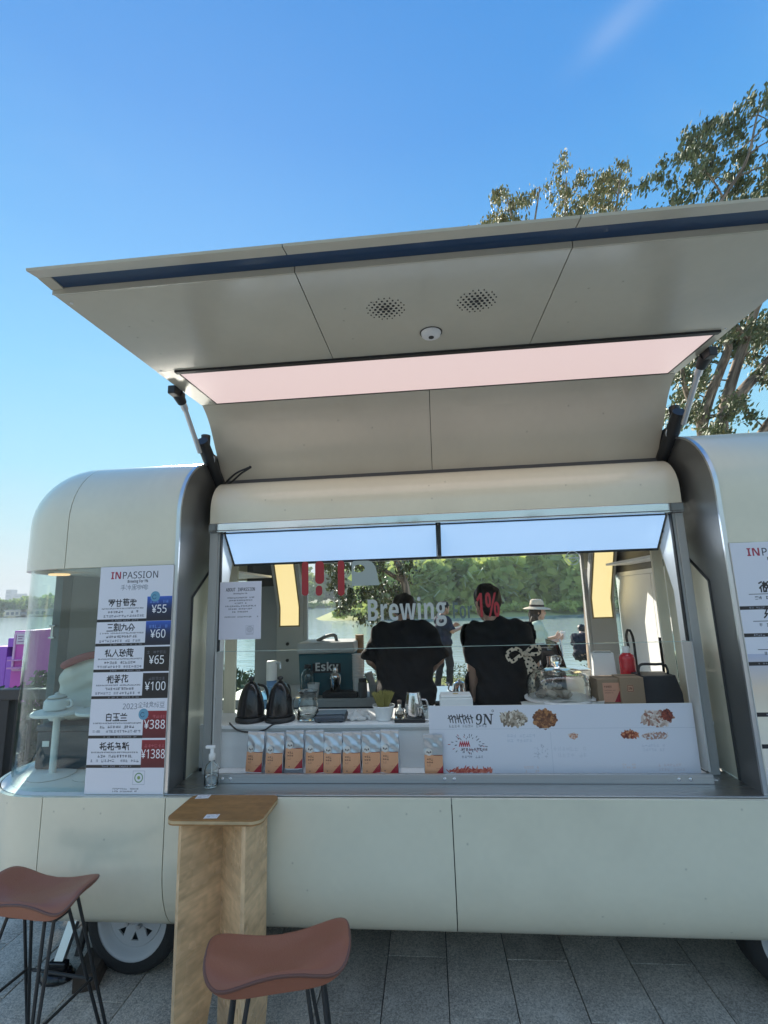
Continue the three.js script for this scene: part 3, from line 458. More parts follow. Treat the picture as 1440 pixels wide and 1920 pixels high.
// ---------- menu boards and posters ----------
const rr = rngOf(77);
function menuCanvas(kind) {
  return tex(512, 1370, (g, W, H) => {
    g.fillStyle = '#dfe0ea'; g.fillRect(0, 0, W, H);
    if (kind) { const gr = g.createLinearGradient(0, H * .46, 0, H); gr.addColorStop(0, '#b9bfd6'); gr.addColorStop(.25, '#e6d2bd'); gr.addColorStop(.5, '#efe6d2'); gr.addColorStop(.8, '#e9dfd4'); gr.addColorStop(1, '#a9b4d6'); g.fillStyle = gr; g.fillRect(0, H * .46, W, H * .54); }
    g.textAlign = 'left'; g.font = 'bold 66px sans-serif'; g.save(); g.translate(W * (kind ? .17 : .145), H * .058); g.scale(1.0, .98);
    g.fillStyle = '#a01c3c'; g.fillText('IN', 0, 0); const iw = g.measureText('IN').width; g.fillStyle = '#15182a'; g.font = '64px sans-serif'; g.fillText('PASSION', iw + 2, 0); g.restore();
    g.textAlign = 'center'; g.fillStyle = '#1c1e2a'; g.font = 'bold 27px sans-serif'; g.save(); g.translate(W * .52, H * .078); g.scale(.72, 1); g.fillText('Brewing For 1%', 0, 0); g.restore();
    if (kind) { g.fillStyle = '#5d616c'; g.font = '46px sans-serif'; g.fillText('SOE', W * .52, H * .112); } else han(g, '手冲黑咖啡', W * .29, H * .086, 38, '#6a7180', .07, 1.02);
    const rows = kind ? [['微风', .195, 0, '', '#111'], ['东非', .306, 0, '', '#111'], ['美茜', .42, 0, '', '#111']] : [['罗甘莓紫', .145, .245, '55', '#2a55b0'], ['三割九分', .258, .355, '60', '#2a55b0'], ['私人珍藏', .374, .471, '65', '#14161c'], ['栀姜花', .490, .588, '100', '#14161c'], ['白玉兰', .654, .757, '388', '#8c1426'], ['托托马斯', .777, .880, '1388', '#8c1426']];
    rows.forEach(([name, y0, y1, price, col], i) => {
      if (kind) {
        const y = y0 * H - 40; han(g, name, W * .24, y, 62, '#14161c', .12, 1.04);
        g.fillStyle = '#14161c'; g.fillRect(W * .12, y + 70, W * .76, 3); fine(g, W * .18, y + 84, W * .6, 19, '#4a4e58', rr); fine(g, W * .34, y + 112, W * .4, 19, '#4a4e58', rr);
        g.fillStyle = '#15171d'; g.fillRect(0, y + 138, W, 20); fine(g, W * .1, y + 142, W * .5, 12, '#a5a8b4', rr, .3); return;
      }
      const a = y0 * H, b = y1 * H, bx = i < 4 ? W * .665 : W * .70;
      const gr = g.createLinearGradient(0, a, 0, b); if (i < 2) { gr.addColorStop(0, '#2f5fc4'); gr.addColorStop(.6, '#16284e'); gr.addColorStop(1, '#121a30'); } else { gr.addColorStop(0, col); gr.addColorStop(1, i < 4 ? '#101218' : '#5c0f1e'); }
      g.fillStyle = gr; g.fillRect(bx, a, W - bx, b - a + 16); g.fillStyle = '#15171d'; g.fillRect(0, b, i < 4 ? bx : bx, 17); fine(g, W * .2, b + 3, W * .42, 11, '#9a9da8', rr, .35);
      fine(g, bx + 18, a + 24, W - bx - 40, 21, i < 2 ? '#5f86d0' : i < 4 ? '#5a5d66' : '#b0505c', rr, .1);
      g.fillStyle = '#f2f2f6'; g.font = '72px sans-serif'; g.textAlign = 'center'; g.save(); g.translate((bx + W) / 2, a + 104); g.scale(price.length > 3 ? .80 : .9, 1); g.fillText('\u00a5' + price, 0, 0); g.restore();
      const n = name.length, sz = 46; han(g, name, (bx - n * sz * 1.08) / 2, a + 12, sz, '#171923', .125, 1.08);
      fine(g, W * .05, a + 66, bx - W * .08, 9, '#2b2e39', rr, .05); fine(g, W * .14, a + 84, bx - W * .25, 17, '#3c404c', rr, .16); fine(g, W * .05, a + 110, bx - W * .09, 17, '#6b7080', rr, .08);
    });
    if (!kind) {
      g.textAlign = 'left'; g.fillStyle = '#6b7282'; g.font = '46px sans-serif'; g.fillText('2023', W * .42, H * .646); han(g, '全球竞标豆', W * .62, H * .616, 34, '#6b7282', .07, 1.06);
      for (const [u, v] of [[.77, .145], [.70, .668]]) { g.fillStyle = '#5f9ab8'; g.beginPath(); g.arc(W * u, H * v, 33, 0, 7); g.fill(); g.strokeStyle = '#28506e'; g.lineWidth = 4; g.beginPath(); g.arc(W * u - 6, H * v + 3, 13, .5, 5.5); g.stroke(); }
      g.fillStyle = '#e9eaf2'; g.strokeStyle = '#9aa0ae'; g.lineWidth = 2; g.strokeRect(W * .61, H * .905, 76, 76); g.strokeStyle = '#5d8a62'; g.lineWidth = 6; g.beginPath(); g.arc(W * .61 + 38, H * .905 + 38, 25, 0, 7); g.stroke(); g.fillStyle = '#84a05c'; g.beginPath(); g.arc(W * .61 + 38, H * .905 + 38, 10, 0, 7); g.fill();
      fine(g, W * .36, H * .975, W * .33, 9, '#3c404c', rr); fine(g, W * .36, H * .985, W * .33, 9, '#3c404c', rr);
    } else {
      const low = (y, s) => { fine(g, W * .36, y, W * .4, 12, '#3c3838', rr); han(g, s, W * .2, y + 22, 34, '#6d6257', .07, 1.1); fine(g, W * .2, y + 62, W * .6, 24, '#847868', rr, .15); g.fillStyle = '#15171d'; g.fillRect(0, y + 100, W, 22); fine(g, W * .1, y + 105, W * .5, 12, '#a5a8b4', rr, .3); };
      low(H * .615, '山茶花'); low(H * .735, '巴拿'); g.fillStyle = '#15171d'; g.fillRect(0, H * .5, W, 2);
    }
  });
}
const faceMat = (t, r = .45) => new THREE.MeshPhysicalMaterial({ map: t, roughness: r, clearcoat: .3, clearcoatRoughness: .15 });
function board(name, label, cat, x0, x1, y0, y1, z, t, thick = .005, tilt = 0) {
  const o = thing(name, label, cat, [(x0 + x1) / 2, y0, z]); const w = x1 - x0, h = y1 - y0;
  part(o, 'backing', box(-w / 2, 0, -thick, w / 2, h, 0, .0015), M.plastic);
  part(o, 'printed_face', new THREE.PlaneGeometry(w - .002, h - .002).translate(0, h / 2, .0008), faceMat(t)); o.rotation.z = tilt; return o;
}
board('menu_board', 'tall white menu board with blue, black and red price boxes beside the curved display corner', 'menu board', -1.686, -1.290, .929, 2.010, -2.356, menuCanvas(0));
board('menu_board', 'tall white menu board with a cloudy sunset print, cut by the photo edge', 'menu board', 1.398, 1.800, .929, 2.010, -2.356, menuCanvas(1));
{
  const a = at(413, 1092, -2.612), b = at(489, 1198, -2.612);
  board('notice_poster', 'small white about notice taped on the corner of the serving window', 'poster', a.x - .002, b.x, b.y, a.y, -2.611, tex(384, 560, (g, W, H) => {
    g.fillStyle = '#d8d8e6'; g.fillRect(0, 0, W, H); g.fillStyle = '#20222e'; g.textAlign = 'center'; g.font = 'bold 44px monospace'; g.save(); g.translate(W / 2, 92); g.scale(.68, 1.05); g.fillText('ABOUT INPASSION', 0, 0); g.restore();
    g.font = 'bold 17px sans-serif'; g.fillText('Brewing For 1%', W / 2, 122);
    for (const [y, w] of [[150, .62], [176, .56], [204, .26], [232, .72], [260, .56], [288, .36]]) fine(g, W * (.5 - w / 2), y, W * w, 15, '#3a3e4c', rr, .06);
    fine(g, W * .06, 338, W * .88, 14, '#4a4e5c', rr, .15);
    g.strokeStyle = '#8a90a0'; g.lineWidth = 2; g.strokeRect(W * .65, 430, 70, 70); g.strokeStyle = '#6a7080'; g.lineWidth = 4; g.beginPath(); g.arc(W * .65 + 35, 465, 25, 0, 7); g.stroke(); g.beginPath(); g.arc(W * .65 + 35, 465, 11, 0, 7); g.stroke(); fine(g, W * .66, 508, 60, 8, '#4a4e5c', rr);
  }), .002);
}
{
  // the white printed panel leaning on the shelf
  const t = tex(1400, 340, (g, W, H) => {
    g.fillStyle = '#d9dbe4'; g.fillRect(0, 0, W, H);
    const r = rngOf(5), blot = (x, y, w, h, cols, n) => { w *= n > 50 && h > 20 ? 1.2 : 1; h *= n > 50 && h > 20 ? 1.12 : 1; g.fillStyle = cols[0]; g.beginPath(); g.ellipse(x, y, w * .95, h * .92, 0, 0, 7); g.fill(); n = Math.round(n * 1.5); for (let i = 0; i < n; i++) { const a = r() * 6.28, q = Math.sqrt(r()); g.fillStyle = cols[Math.floor(r() * cols.length)]; g.beginPath(); g.ellipse(x + Math.cos(a) * q * w, y + Math.sin(a) * q * h, 3 + r() * w * .16, 2 + r() * h * .18, r() * 3, 0, 7); g.fill(); } };
    // hand lettering
    g.strokeStyle = '#2b2d36'; g.lineCap = 'round'; g.lineWidth = 5;
    for (let i = 0; i < 9; i++) { const x = 110 + i * 15; g.beginPath(); g.moveTo(x, 40 + r() * 10); g.quadraticCurveTo(x + 12 * (r() - .3), 60, x + 8, 78 + r() * 8); g.stroke(); g.beginPath(); g.moveTo(x - 4, 50 + r() * 18); g.lineTo(x + 12, 46 + r() * 20); g.stroke(); }
    g.font = 'bold 72px serif'; g.fillStyle = '#23252e'; g.save(); g.translate(252, 92); g.transform(1, 0, -.1, 1, 0, 0); g.fillText('9N', 0, 0); g.restore(); g.lineWidth = 2; g.beginPath(); g.arc(352, 26, 5, 0, 7); g.stroke();
    fine(g, 110, 92, 210, 14, '#8b8f9c', r, .2);
    // breads
    blot(460, 66, 62, 34, ['#a99a88', '#8a7a68', '#c4b8a8', '#d6cdc0', '#6f6254'], 90); blot(628, 68, 50, 40, ['#7a4a2c', '#5e3520', '#946038', '#a87446', '#6b4026'], 110);
    blot(1210, 70, 70, 36, ['#cbb9ad', '#b29a8c', '#ddd2ca', '#9a6a58'], 70); blot(1265, 54, 30, 26, ['#7c3222', '#5f2418', '#94452e'], 40); blot(770, 150, 24, 14, ['#b57a60', '#d8c6ba', '#c9a08a'], 26); blot(1065, 145, 46, 18, ['#8a3f26', '#a65434', '#6c2c1a', '#c98a64'], 60); blot(1190, 152, 70, 16, ['#b08c80', '#d3c6c0', '#9a7468', '#cfd0d8'], 46);
    // burst lettering, and faded print below
    for (let i = 0; i < 46; i++) { const a = r() * 6.28, q = .55 + r() * .45; g.strokeStyle = r() < .2 ? '#a03038' : '#40424e'; g.lineWidth = 3; g.beginPath(); g.moveTo(205 + Math.cos(a) * 100 * q, 186 + Math.sin(a) * 44 * q); g.lineTo(205 + Math.cos(a) * 112 * q, 186 + Math.sin(a) * 52 * q); g.stroke(); }
    g.strokeStyle = '#b02a34'; g.lineWidth = 5; for (let i = 0; i < 5; i++) { g.beginPath(); g.moveTo(160 + i * 11, 196); g.lineTo(166 + i * 11, 176); g.lineTo(172 + i * 11, 196); g.stroke(); }
    fine(g, 150, 204, 150, 14, '#5d4650', r, .2); blot(210, 312, 120, 9, ['#c9624e', '#d8846c', '#b8443c'], 60); fine(g, 170, 240, 110, 14, '#8f93a2', r, .3);
    for (let i = 0; i < 30; i++) { g.strokeStyle = '#9a9eac'; g.lineWidth = 2; const x = 560 + r() * 70, y = 190 + r() * 60; g.beginPath(); g.moveTo(x, y); g.lineTo(x + (r() - .5) * 14, y + (r() - .5) * 14); g.stroke(); }
    for (const [x, y, w, h, c] of [[420, 140, 150, 46, '#c3c9d6'], [660, 200, 170, 60, '#cdd0da'], [1010, 280, 60, 26, '#dcc6bf'], [1120, 190, 110, 40, '#c6cad6'], [500, 290, 90, 36, '#dbc9c6'], [1190, 280, 120, 40, '#d2c8ce']]) { fine(g, x, y, w, h * .35, c, r, .2); fine(g, x, y + h * .5, w, h * .35, c, r, .3); }
    g.fillStyle = '#c8ccd6'; g.fillRect(0, 112, W, 3); g.fillRect(650, 130, 3, 210);
  });
  const o = board('pastry_print_panel', 'wide white panel printed with breads and faded lettering under the serving window', 'printed panel', -.030, 1.238, .936, 1.266, -2.566, t, .004);
}
// ---------- coffee pouches ----------
{
  const w = .0485, H = .208, T = [];
  const label = tex(256, 256, (g, W, Hh) => {
    g.fillStyle = '#d89c74'; g.fillRect(0, 0, W, Hh); g.fillStyle = '#8d4a34'; g.fillRect(130, 0, 126, 8);
    const r = rngOf(3); fine(g, 34, 40, 66, 28, '#5a3324', r); fine(g, 34, 76, 66, 28, '#5a3324', r); fine(g, 34, 114, 44, 10, '#8a5a44', r); fine(g, 34, 128, 44, 10, '#8a5a44', r); fine(g, 160, 160, 60, 9, '#9a4a3a', r);
    g.fillStyle = '#a3202e'; g.beginPath(); g.moveTo(256, 126); g.lineTo(256, 246); g.lineTo(136, 246); g.fill(); g.fillStyle = '#8a5a44'; g.fillRect(54, 216, 20, 12); g.fillStyle = '#d9dce0'; g.fillRect(0, 246, W, 10);
  });
  const spot = tex(96, 96, (g) => { g.fillStyle = '#d3cfc8'; g.fillRect(0, 0, 96, 96); g.fillStyle = '#3a2c2a'; for (let i = 0; i < 3; i++) g.fillRect(18 + i * 23, 40 + (i % 2) * 8, 15, 20); });
  const foilB = noiseTex(256, (n, q, x, y) => n(x, y, 4, 7) * .6 + n(x, y, 9, 5) * .4, false, [6, 6], 31);
  const foil = std([.50, .54, .60], .30, { metalness: .9, bumpMap: foilB, bumpScale: .006 });
  const lab = new THREE.MeshPhysicalMaterial({ map: label, roughness: .35, clearcoat: .4, clearcoatRoughness: .2 });
  const body = nets((x, y, z) => { const t = y / H, d = .034 * Math.max(.08, 1 - Math.pow(Math.max(0, t - .05), 1.25) * 1.06), hw = w * (.94 + .05 * t) - .002 * Math.cos(t * 14), q = Math.abs(z) - d * (1 - .25 * (x / w) ** 2) - .0010 * Math.sin(x * 90 + y * 130) * (t > .5 ? 1 : .3), p = Math.abs(x) - hw, v = Math.abs(y - H / 2) - H / 2; return Math.max(q, p, v); }, [-.07, -.006, -.045], [.07, H + .006, .045], .0035);
  const mk = thing('coffee_pouch', 'silver coffee pouch', 'coffee pouch', [0, 0, 0], 0, 'silver coffee pouches standing behind the window');
  part(mk, 'foil_body', body, foil);
  const bow = (g, y0) => { const p = g.attributes.position; for (let i = 0; i < p.count; i++) { const y = p.getY(i) + y0, t = y / H, x = p.getX(i); p.setZ(i, p.getZ(i) + .034 * Math.max(.08, 1 - Math.pow(Math.max(0, t - .05), 1.25) * 1.06) * (1 - .25 * (x / w) ** 2) + .0038); p.setY(i, y); } g.computeVertexNormals(); return g; };
  part(mk, 'paper_label', bow(new THREE.PlaneGeometry(w * 1.84, .096, 6, 12), .064), lab);
  part(mk, 'round_sticker', bow(new THREE.CircleGeometry(.0175, 24).translate(-.022, 0, .0006), .126), new THREE.MeshStandardMaterial({ map: spot, roughness: .5 }));
  part(mk, 'crimp_seam', box(-w * .985, H - .022, -.0035, w * .985, H - .004, .0035, .001), std([.6, .62, .66], .35, { metalness: .9 }));
  part(mk, 'foot_fold', box(-w * .93, 0, .028, w * .93, .012, .0375, .003), foil);
  const spots = [[479, 1, 'first coffee pouch of the row, nearest to the window post'], [517, 0, 'second coffee pouch from the window post, below the kettle domes'], [552, 1, 'third coffee pouch from the window post, its label set higher'], [591, 0, 'fourth coffee pouch from the window post, below the glass server'], [626, 0, 'fifth coffee pouch from the window post, below the dark scale'], [661, 0, 'sixth coffee pouch from the window post, below the crumpled cloth'], [697, 0, 'seventh coffee pouch from the window post, just left of the brush bowl'], [733, 0, 'eighth coffee pouch, last of the close row below the brush bowl'], [814, 0, 'lone coffee pouch standing in front of the printed bread panel']];
  spots.forEach(([px, back, lb], i) => {
    const q = at(px, 1440, i === 8 ? -2.542 : -2.600), pos = [q.x, .935, i === 8 ? -2.553 : -2.596 - back * .014], turn = ((i * 37) % 7 - 3) * .045, hs = 1 + ((i * 5) % 4 - 1.5) * .018;
    if (!i) { mk.position.set(...pos); mk.rotation.y = turn; mk.userData.label = lb; } else { const c = copyOf(mk, pos, turn, lb); if (i === 2) { c.children[1].position.y = c.children[2].position.y = .016; c.children[1].position.z = c.children[2].position.z = -.001; } c.scale.set(1, hs, i === 8 ? .62 : 1); }
  });
}
// ---------- things on the serving shelf ----------
const SY = 1.1505, dx = (px, y = 1340, z = -2.79) => at(px, y, z).x;
{
  const k = thing('kettle_dome', 'glossy black dome kettle nearest the window post, on the white shelf', 'kettle', [dx(469), SY, -2.80], 0, 'black dome kettles');
  part(k, 'dome', lathe([[0, .02], [.076, .02], [.077, .04], [.074, .075], [.066, .12], [.052, .165], [.034, .195], [.016, .21], [0, .213]], 36), M.blackGloss);
  part(k, 'base', lathe([[0, 0], [.082, 0], [.085, .008], [.084, .022], [.076, .026], [0, .026]], 36), M.black);
  part(k, 'knob', lathe([[0, .205], [.012, .207], [.008, .216], [.017, .224], [.015, .236], [0, .24]], 20), M.black);
  part(k, 'handle', tube([[.03, .19, -.03], [.06, .17, -.06], [.075, .10, -.075], [.07, .05, -.07]], .008, 20, 8), M.black);
  copyOf(k, [dx(524), SY, -2.80], .5, 'glossy black dome kettle second from the window post, beside the glass server');
  const c = thing('power_cable', 'thin black cable drooping over the shelf edge from the kettle domes', 'cable', [dx(490), SY, -2.705]);
  part(c, 'cord', tube([[-.16, .004, -.03], [-.14, .004, .004], [-.10, -.022, .012], [-.03, -.034, .012], [.05, -.024, .012], [.10, .004, .006], [.13, .004, -.02]], .0042, 40, 8), M.black);
}
{
  const s = thing('glass_server', 'empty clear glass coffee server with handle on the white shelf', 'glass jug', [dx(577), SY, -2.80]);
  part(s, 'jug', lathe([[0, .002], [.055, .002], [.062, .01], [.056, .07], [.050, .11], [.040, .135], [.058, .158], [.056, .158], [.037, .135], [.047, .11], [.053, .07], [.058, .012], [0, .006]], 36), M.glass);
  part(s, 'handle', tube([[-.044, .128, .01], [-.075, .12, .02], [-.082, .07, .02], [-.058, .03, .016]], .005, 20, 8), M.glass); part(s, 'neck_band', lathe([[.0405, .126], [.044, .126], [.044, .144], [.0415, .144]], 30), std([.10, .11, .10], .4));
  const d = thing('digital_scale', 'flat dark grey scale lying between glass server and cloth', 'scale', [dx(621), SY, -2.80], .04); part(d, 'body', box(-.085, .004, -.07, .085, .034, .07, .01), std([.05, .065, .085], .4)); part(d, 'weighing_plate', box(-.08, .0345, -.062, .08, .04, .04, .002), std([.10, .125, .155], .35)); part(d, 'foot', merge([[-1, -1], [1, -1], [-1, 1], [1, 1]].map(([a, b]) => cyl(.01, .01, .006, a * .06, .003, b * .05, 10))), M.black);
  const cl = thing('cleaning_cloth', 'crumpled off white cloth beside the dark scale', 'cloth', [dx(672), SY, -2.80]);
  const n = capsules([[[-.055, .012, .01], [-.01, .028, 0], .012, .020], [[-.01, .028, 0], [.045, .022, -.01], .022, .014], [[.045, .016, -.01], [.062, .006, .015], .012, .008], [[-.04, .012, .03], [.03, .012, .03], .011, .013], [[-.06, .006, -.02], [.05, .008, -.03], .008, .01]], .015);
  part(cl, 'folds', nets((x, y, z) => Math.max(n(x, y, z) + .003 * Math.sin(x * 160 + z * 90) + .002 * Math.sin(z * 230 - x * 70), -y), [-.09, -.006, -.06], [.09, .065, .06], .004), std([.55, .54, .52], .95, { bumpMap: clothB, bumpScale: .002 }));
  const b = thing('brush_bowl', 'small white bowl in front of the barista, under the straw brush', 'bowl', [dx(720), SY, -2.79]);
  part(b, 'bowl', lathe([[0, .004], [.036, .004], [.040, .0], [.043, .004], [.056, .066], [.062, .072], [.062, .078], [.053, .077], [.040, .012], [0, .010]], 36), M.white);
  const br = thing('straw_brush', 'yellow green straw brush standing bristles up in the white bowl', 'brush', [dx(719), SY + .0105, -2.79]);
  const r = rngOf(8), bs = []; for (let i = 0; i < 190; i++) { const a = r() * 2 * PI, q = Math.sqrt(r()); bs.push(rod([Math.cos(a) * q * .030, .06, Math.sin(a) * q * .030], [Math.cos(a) * q * .066, .125 + r() * .014, Math.sin(a) * q * .066], .0024, .0018, 5)); }
  part(br, 'bristles', merge(bs), std([.30, .27, .07], .8)); part(br, 'brush_head', lathe([[0, 0], [.028, 0], [.034, .03], [.034, .062], [0, .064]], 24), std([.30, .17, .09], .6));
  const tr = thing('rubber_tray', 'black square mat under the upturned steel pitcher', 'tray', [dx(769), SY, -2.79]); part(tr, 'mat', box(-.082, 0, -.075, .082, .012, .075, .003), M.black); part(tr, 'rim', merge([box(-.082, .0121, -.075, .082, .017, -.07), box(-.082, .0121, .07, .082, .017, .075), box(-.082, .0121, -.0695, -.077, .017, .0695), box(.077, .0121, -.0695, .082, .017, .0695)]), M.black);
  const pt = thing('steel_pitcher', 'polished steel milk pitcher standing upside down on the black mat', 'pitcher', [dx(776), SY + .0122, -2.80]);
  part(pt, 'body', lathe([[.050, 0], [.053, .002], [.052, .02], [.049, .06], [.038, .115], [.036, .128], [.033, .132], [0, .132]], 36), M.chrome); part(pt, 'handle', tube([[.044, .09, .0], [.07, .085, 0], [.075, .04, 0], [.052, .02, 0]], .005, 18, 8), M.chrome);
  const jr = thing('glass_cruet', 'little round glass flask beside the upturned pitcher', 'flask', [dx(750), SY + .0122, -2.775]); part(jr, 'flask', lathe([[0, 0], [.026, 0], [.03, .02], [.022, .045], [.010, .058], [.012, .075], [.009, .075], [.008, .058], [.019, .043], [.026, .02], [0, .004]], 24), M.glass); part(jr, 'stopper', lathe([[0, .074], [.012, .074], [.012, .092], [0, .094]], 16), std([.12, .08, .06], .6));
  const cu = thing('plastic_cup', 'clear plastic cup at the end of the printed panel, by the black mat', 'cup', [dx(800), SY, -2.76]); part(cu, 'cup', lathe([[0, .002], [.022, .002], [.032, .07], [.034, .07], [.0245, 0], [0, 0]], 24), M.glass); part(cu, 'rim', lathe([[.032, .07], [.0355, .07], [.0355, .074], [.032, .074]], 24), M.glass);
}
{
  const B = thing('sanitizer_bottle', 'clear pump bottle standing on the steel counter by the window post', 'bottle', [at(396, 1470, -2.44).x, .9312, -2.44]);
  part(B, 'bottle', lathe([[0, .003], [.028, .003], [.034, .008], [.034, .085], [.026, .105], [.013, .115], [.012, .124], [.010, .124], [.010, .114], [.024, .101], [.031, .083], [.031, .011], [0, .008]], 28), M.glass);
  part(B, 'liquid', lathe([[0, .009], [.030, .012], [.030, .055], [0, .055]], 28), new THREE.MeshPhysicalMaterial({ color: 0xffffff, roughness: .02, transmission: 1, thickness: .05, ior: 1.33 }));
  part(B, 'pump_cap', merge([lathe([[0, .124], [.015, .124], [.016, .15], [.009, .156], [.009, .178], [0, .178]], 20), box(-.032, .176, -.009, .014, .19, .009, .004)]), M.white); part(B, 'dip_tube', rod([0, .012, 0], [.0, .124, 0], .003), M.white);
}
{
  // cake dome on its stand
  const c = thing('cake_dome', 'glass cake dome with a round knob over biscuits on a pale cloth', 'cake dome', [dx(1050, 1300, -2.90), SY, -2.92]);
  part(c, 'dome', lathe([[.172, .085], [.172, .16], [.160, .20], [.125, .225], [.06, .238], [0, .240], [0, .235], [.06, .233], [.122, .220], [.155, .197], [.167, .158], [.167, .085]], 48), M.glass);
  part(c, 'knob', lathe([[0, .238], [.016, .240], [.014, .252], [.028, .268], [.033, .285], [.026, .303], [0, .310]], 28), new THREE.MeshPhysicalMaterial({ color: 0xffffff, roughness: .02, transmission: 1, thickness: .04, ior: 1.5 }));
  part(c, 'stand', lathe([[0, 0], [.09, 0], [.085, .012], [.03, .03], [.03, .055], [.10, .066], [.19, .074], [.19, .083], [0, .083]], 48), M.white);
  const cl = thing('napkin', 'pale linen cloth draped under the glass cake dome', 'cloth', [dx(1052, 1310, -2.80), SY, -2.865]);
  const g = new THREE.PlaneGeometry(.42, .30, 36, 24), p = g.attributes.position; for (let i = 0; i < p.count; i++) { const x = p.getX(i), y = p.getY(i), q = y + .15; p.setXYZ(i, x * (1 + q * .2), .086 - Math.max(0, .11 - q) * .72 + .004 * Math.sin(x * 60) * (1 - q), -Math.max(0, q - .08) * .04 + .09 - Math.max(0, .11 - q) * .12 + .006 * Math.sin(x * 38 + y * 20)); }
  g.computeVertexNormals(); const g2 = g.clone().translate(0, -.003, -.003); part(cl, 'fabric', merge([g, g2]), std([.62, .60, .56], .95, { bumpMap: clothB, bumpScale: .002 }));
  const r = rngOf(19);
  const mk = (x, z, y, s) => { const q = capsules([[[-.02, 0, 0], [.02, .004, 0], .020, .017], [[0, .006, -.012], [.004, .008, .014], .016, .015]], .012); return nets((a, b, d) => q(a, b, d) + .0025 * Math.sin(a * 190 + s) + .0025 * Math.sin(b * 230 + d * 170 + s), [-.05, -.03, -.04], [.05, .04, .04], .004); };
  const cm = [std([.30, .25, .20], .95, { bumpMap: speckB, bumpScale: .003 }), std([.42, .37, .31], .95, { bumpMap: speckB, bumpScale: .003 })];
  const bis = ['at the left end of the pile under the dome', 'second from the left of the pile under the dome', 'in the middle of the pile under the dome', 'on the right slope of the pile under the dome', 'lying on top of the pile under the dome'];
  [[-.075, 0, .022], [-.035, .03, .024], [.005, .02, .024], [.045, .03, .022], [-.01, .0, .058]].forEach(([x, z, y], i) => { const o = thing('biscuit', 'rough brown biscuit ' + bis[i], 'biscuit', [c.position.x - .02 + x, SY + .083 + y, c.position.z + z + .03], r() * 6, 'biscuits under the cake dome'); part(o, 'crumb', mk(0, 0, 0, i), cm[i % 2]); });
}
{
  const bx = (px0, px1, py0, py1, z, d, name, label, cat, mat, tape) => { const a = at(px0, py1, z), b = at(px1, py0, z), o = thing(name, label, cat, [(a.x + b.x) / 2, SY, z]); const w = b.x - a.x, h = b.y - SY; part(o, 'carton', box(-w / 2, 0, -d, w / 2, h, 0, .003), mat); part(o, 'lid_seam', box(-w / 2 + .002, h - .0005, -d / 2 - .002, w / 2 - .002, h + .0012, -d / 2 + .002), M.dark); return [o, w, h]; };
  const [o1, w1, h1] = bx(1124, 1166, 1273, 1322, -2.82, .13, 'cardboard_box', 'brown cardboard box with a pink label, beside the cake dome', 'cardboard box', M.card);
  part(o1, 'label', new THREE.PlaneGeometry(w1 * .68, h1 * .52).translate(w1 * .04, h1 * .64, .0012), new THREE.MeshStandardMaterial({ roughness: .7, map: tex(160, 110, (g, W, H) => { g.fillStyle = '#c9967c'; g.fillRect(0, 0, W, H); g.fillStyle = '#9a2030'; g.beginPath(); g.moveTo(W, 40); g.lineTo(W, H); g.lineTo(W - 60, H); g.fill(); const r = rngOf(4); fine(g, 14, 16, 60, 14, '#6b4438', r); fine(g, 14, 40, 100, 7, '#8a5c4c', r); fine(g, 14, 54, 80, 7, '#8a5c4c', r); }) }));
  const [o2, w2, h2] = bx(1167.5, 1206, 1270, 1322, -2.80, .12, 'cardboard_box', 'brown cardboard box with a small square sticker, touching the black case', 'cardboard box', M.card);
  part(o2, 'sticker', new THREE.PlaneGeometry(.034, .034).translate(-w2 * .1, h2 * .72, .0012), new THREE.MeshStandardMaterial({ roughness: .7, map: tex(64, 64, (g) => { g.fillStyle = '#b98f74'; g.fillRect(0, 0, 64, 64); g.strokeStyle = '#5a3020'; g.lineWidth = 4; g.strokeRect(5, 5, 54, 54); g.fillStyle = '#5a3020'; g.font = 'bold 32px sans-serif'; g.textAlign = 'center'; g.fillText('IN', 32, 43); }) }));
  const a = at(1208, 1322, -2.84), b = at(1277, 1266, -2.84), o = thing('equipment_case', 'black case with a tubular carrying handle and a round blue sticker', 'case', [(a.x + b.x) / 2, SY, -2.84]), w = b.x - a.x, h = b.y - SY;
  part(o, 'case', ext([[-w / 2, 0], [w / 2, 0], [w / 2 - .004, h * .55], [w / 2 - .03, h], [-w / 2 + .004, h]], .15, .006).translate(0, 0, -.15), std([.022, .026, .034], .6));
  part(o, 'handle', tube([[-w * .44, h - .01, -.05], [-w * .44, h + .03, -.05], [-w * .38, h + .05, -.05], [0, h + .052, -.05], [w * .22, h + .05, -.05], [w * .28, h + .03, -.05], [w * .29, h - .01, -.05]], .007, 60, 8), M.black);
  part(o, 'sticker', cyl(.03, .03, .0015, 0, 0, 0, 28).rotateX(PI / 2).translate(w * .36, .045, .001), std([.20, .33, .40], .5)); part(o, 'sticker_ring', new THREE.RingGeometry(.014, .019, 24).translate(w * .36, .045, .0025), std([.5, .6, .65], .5));
}
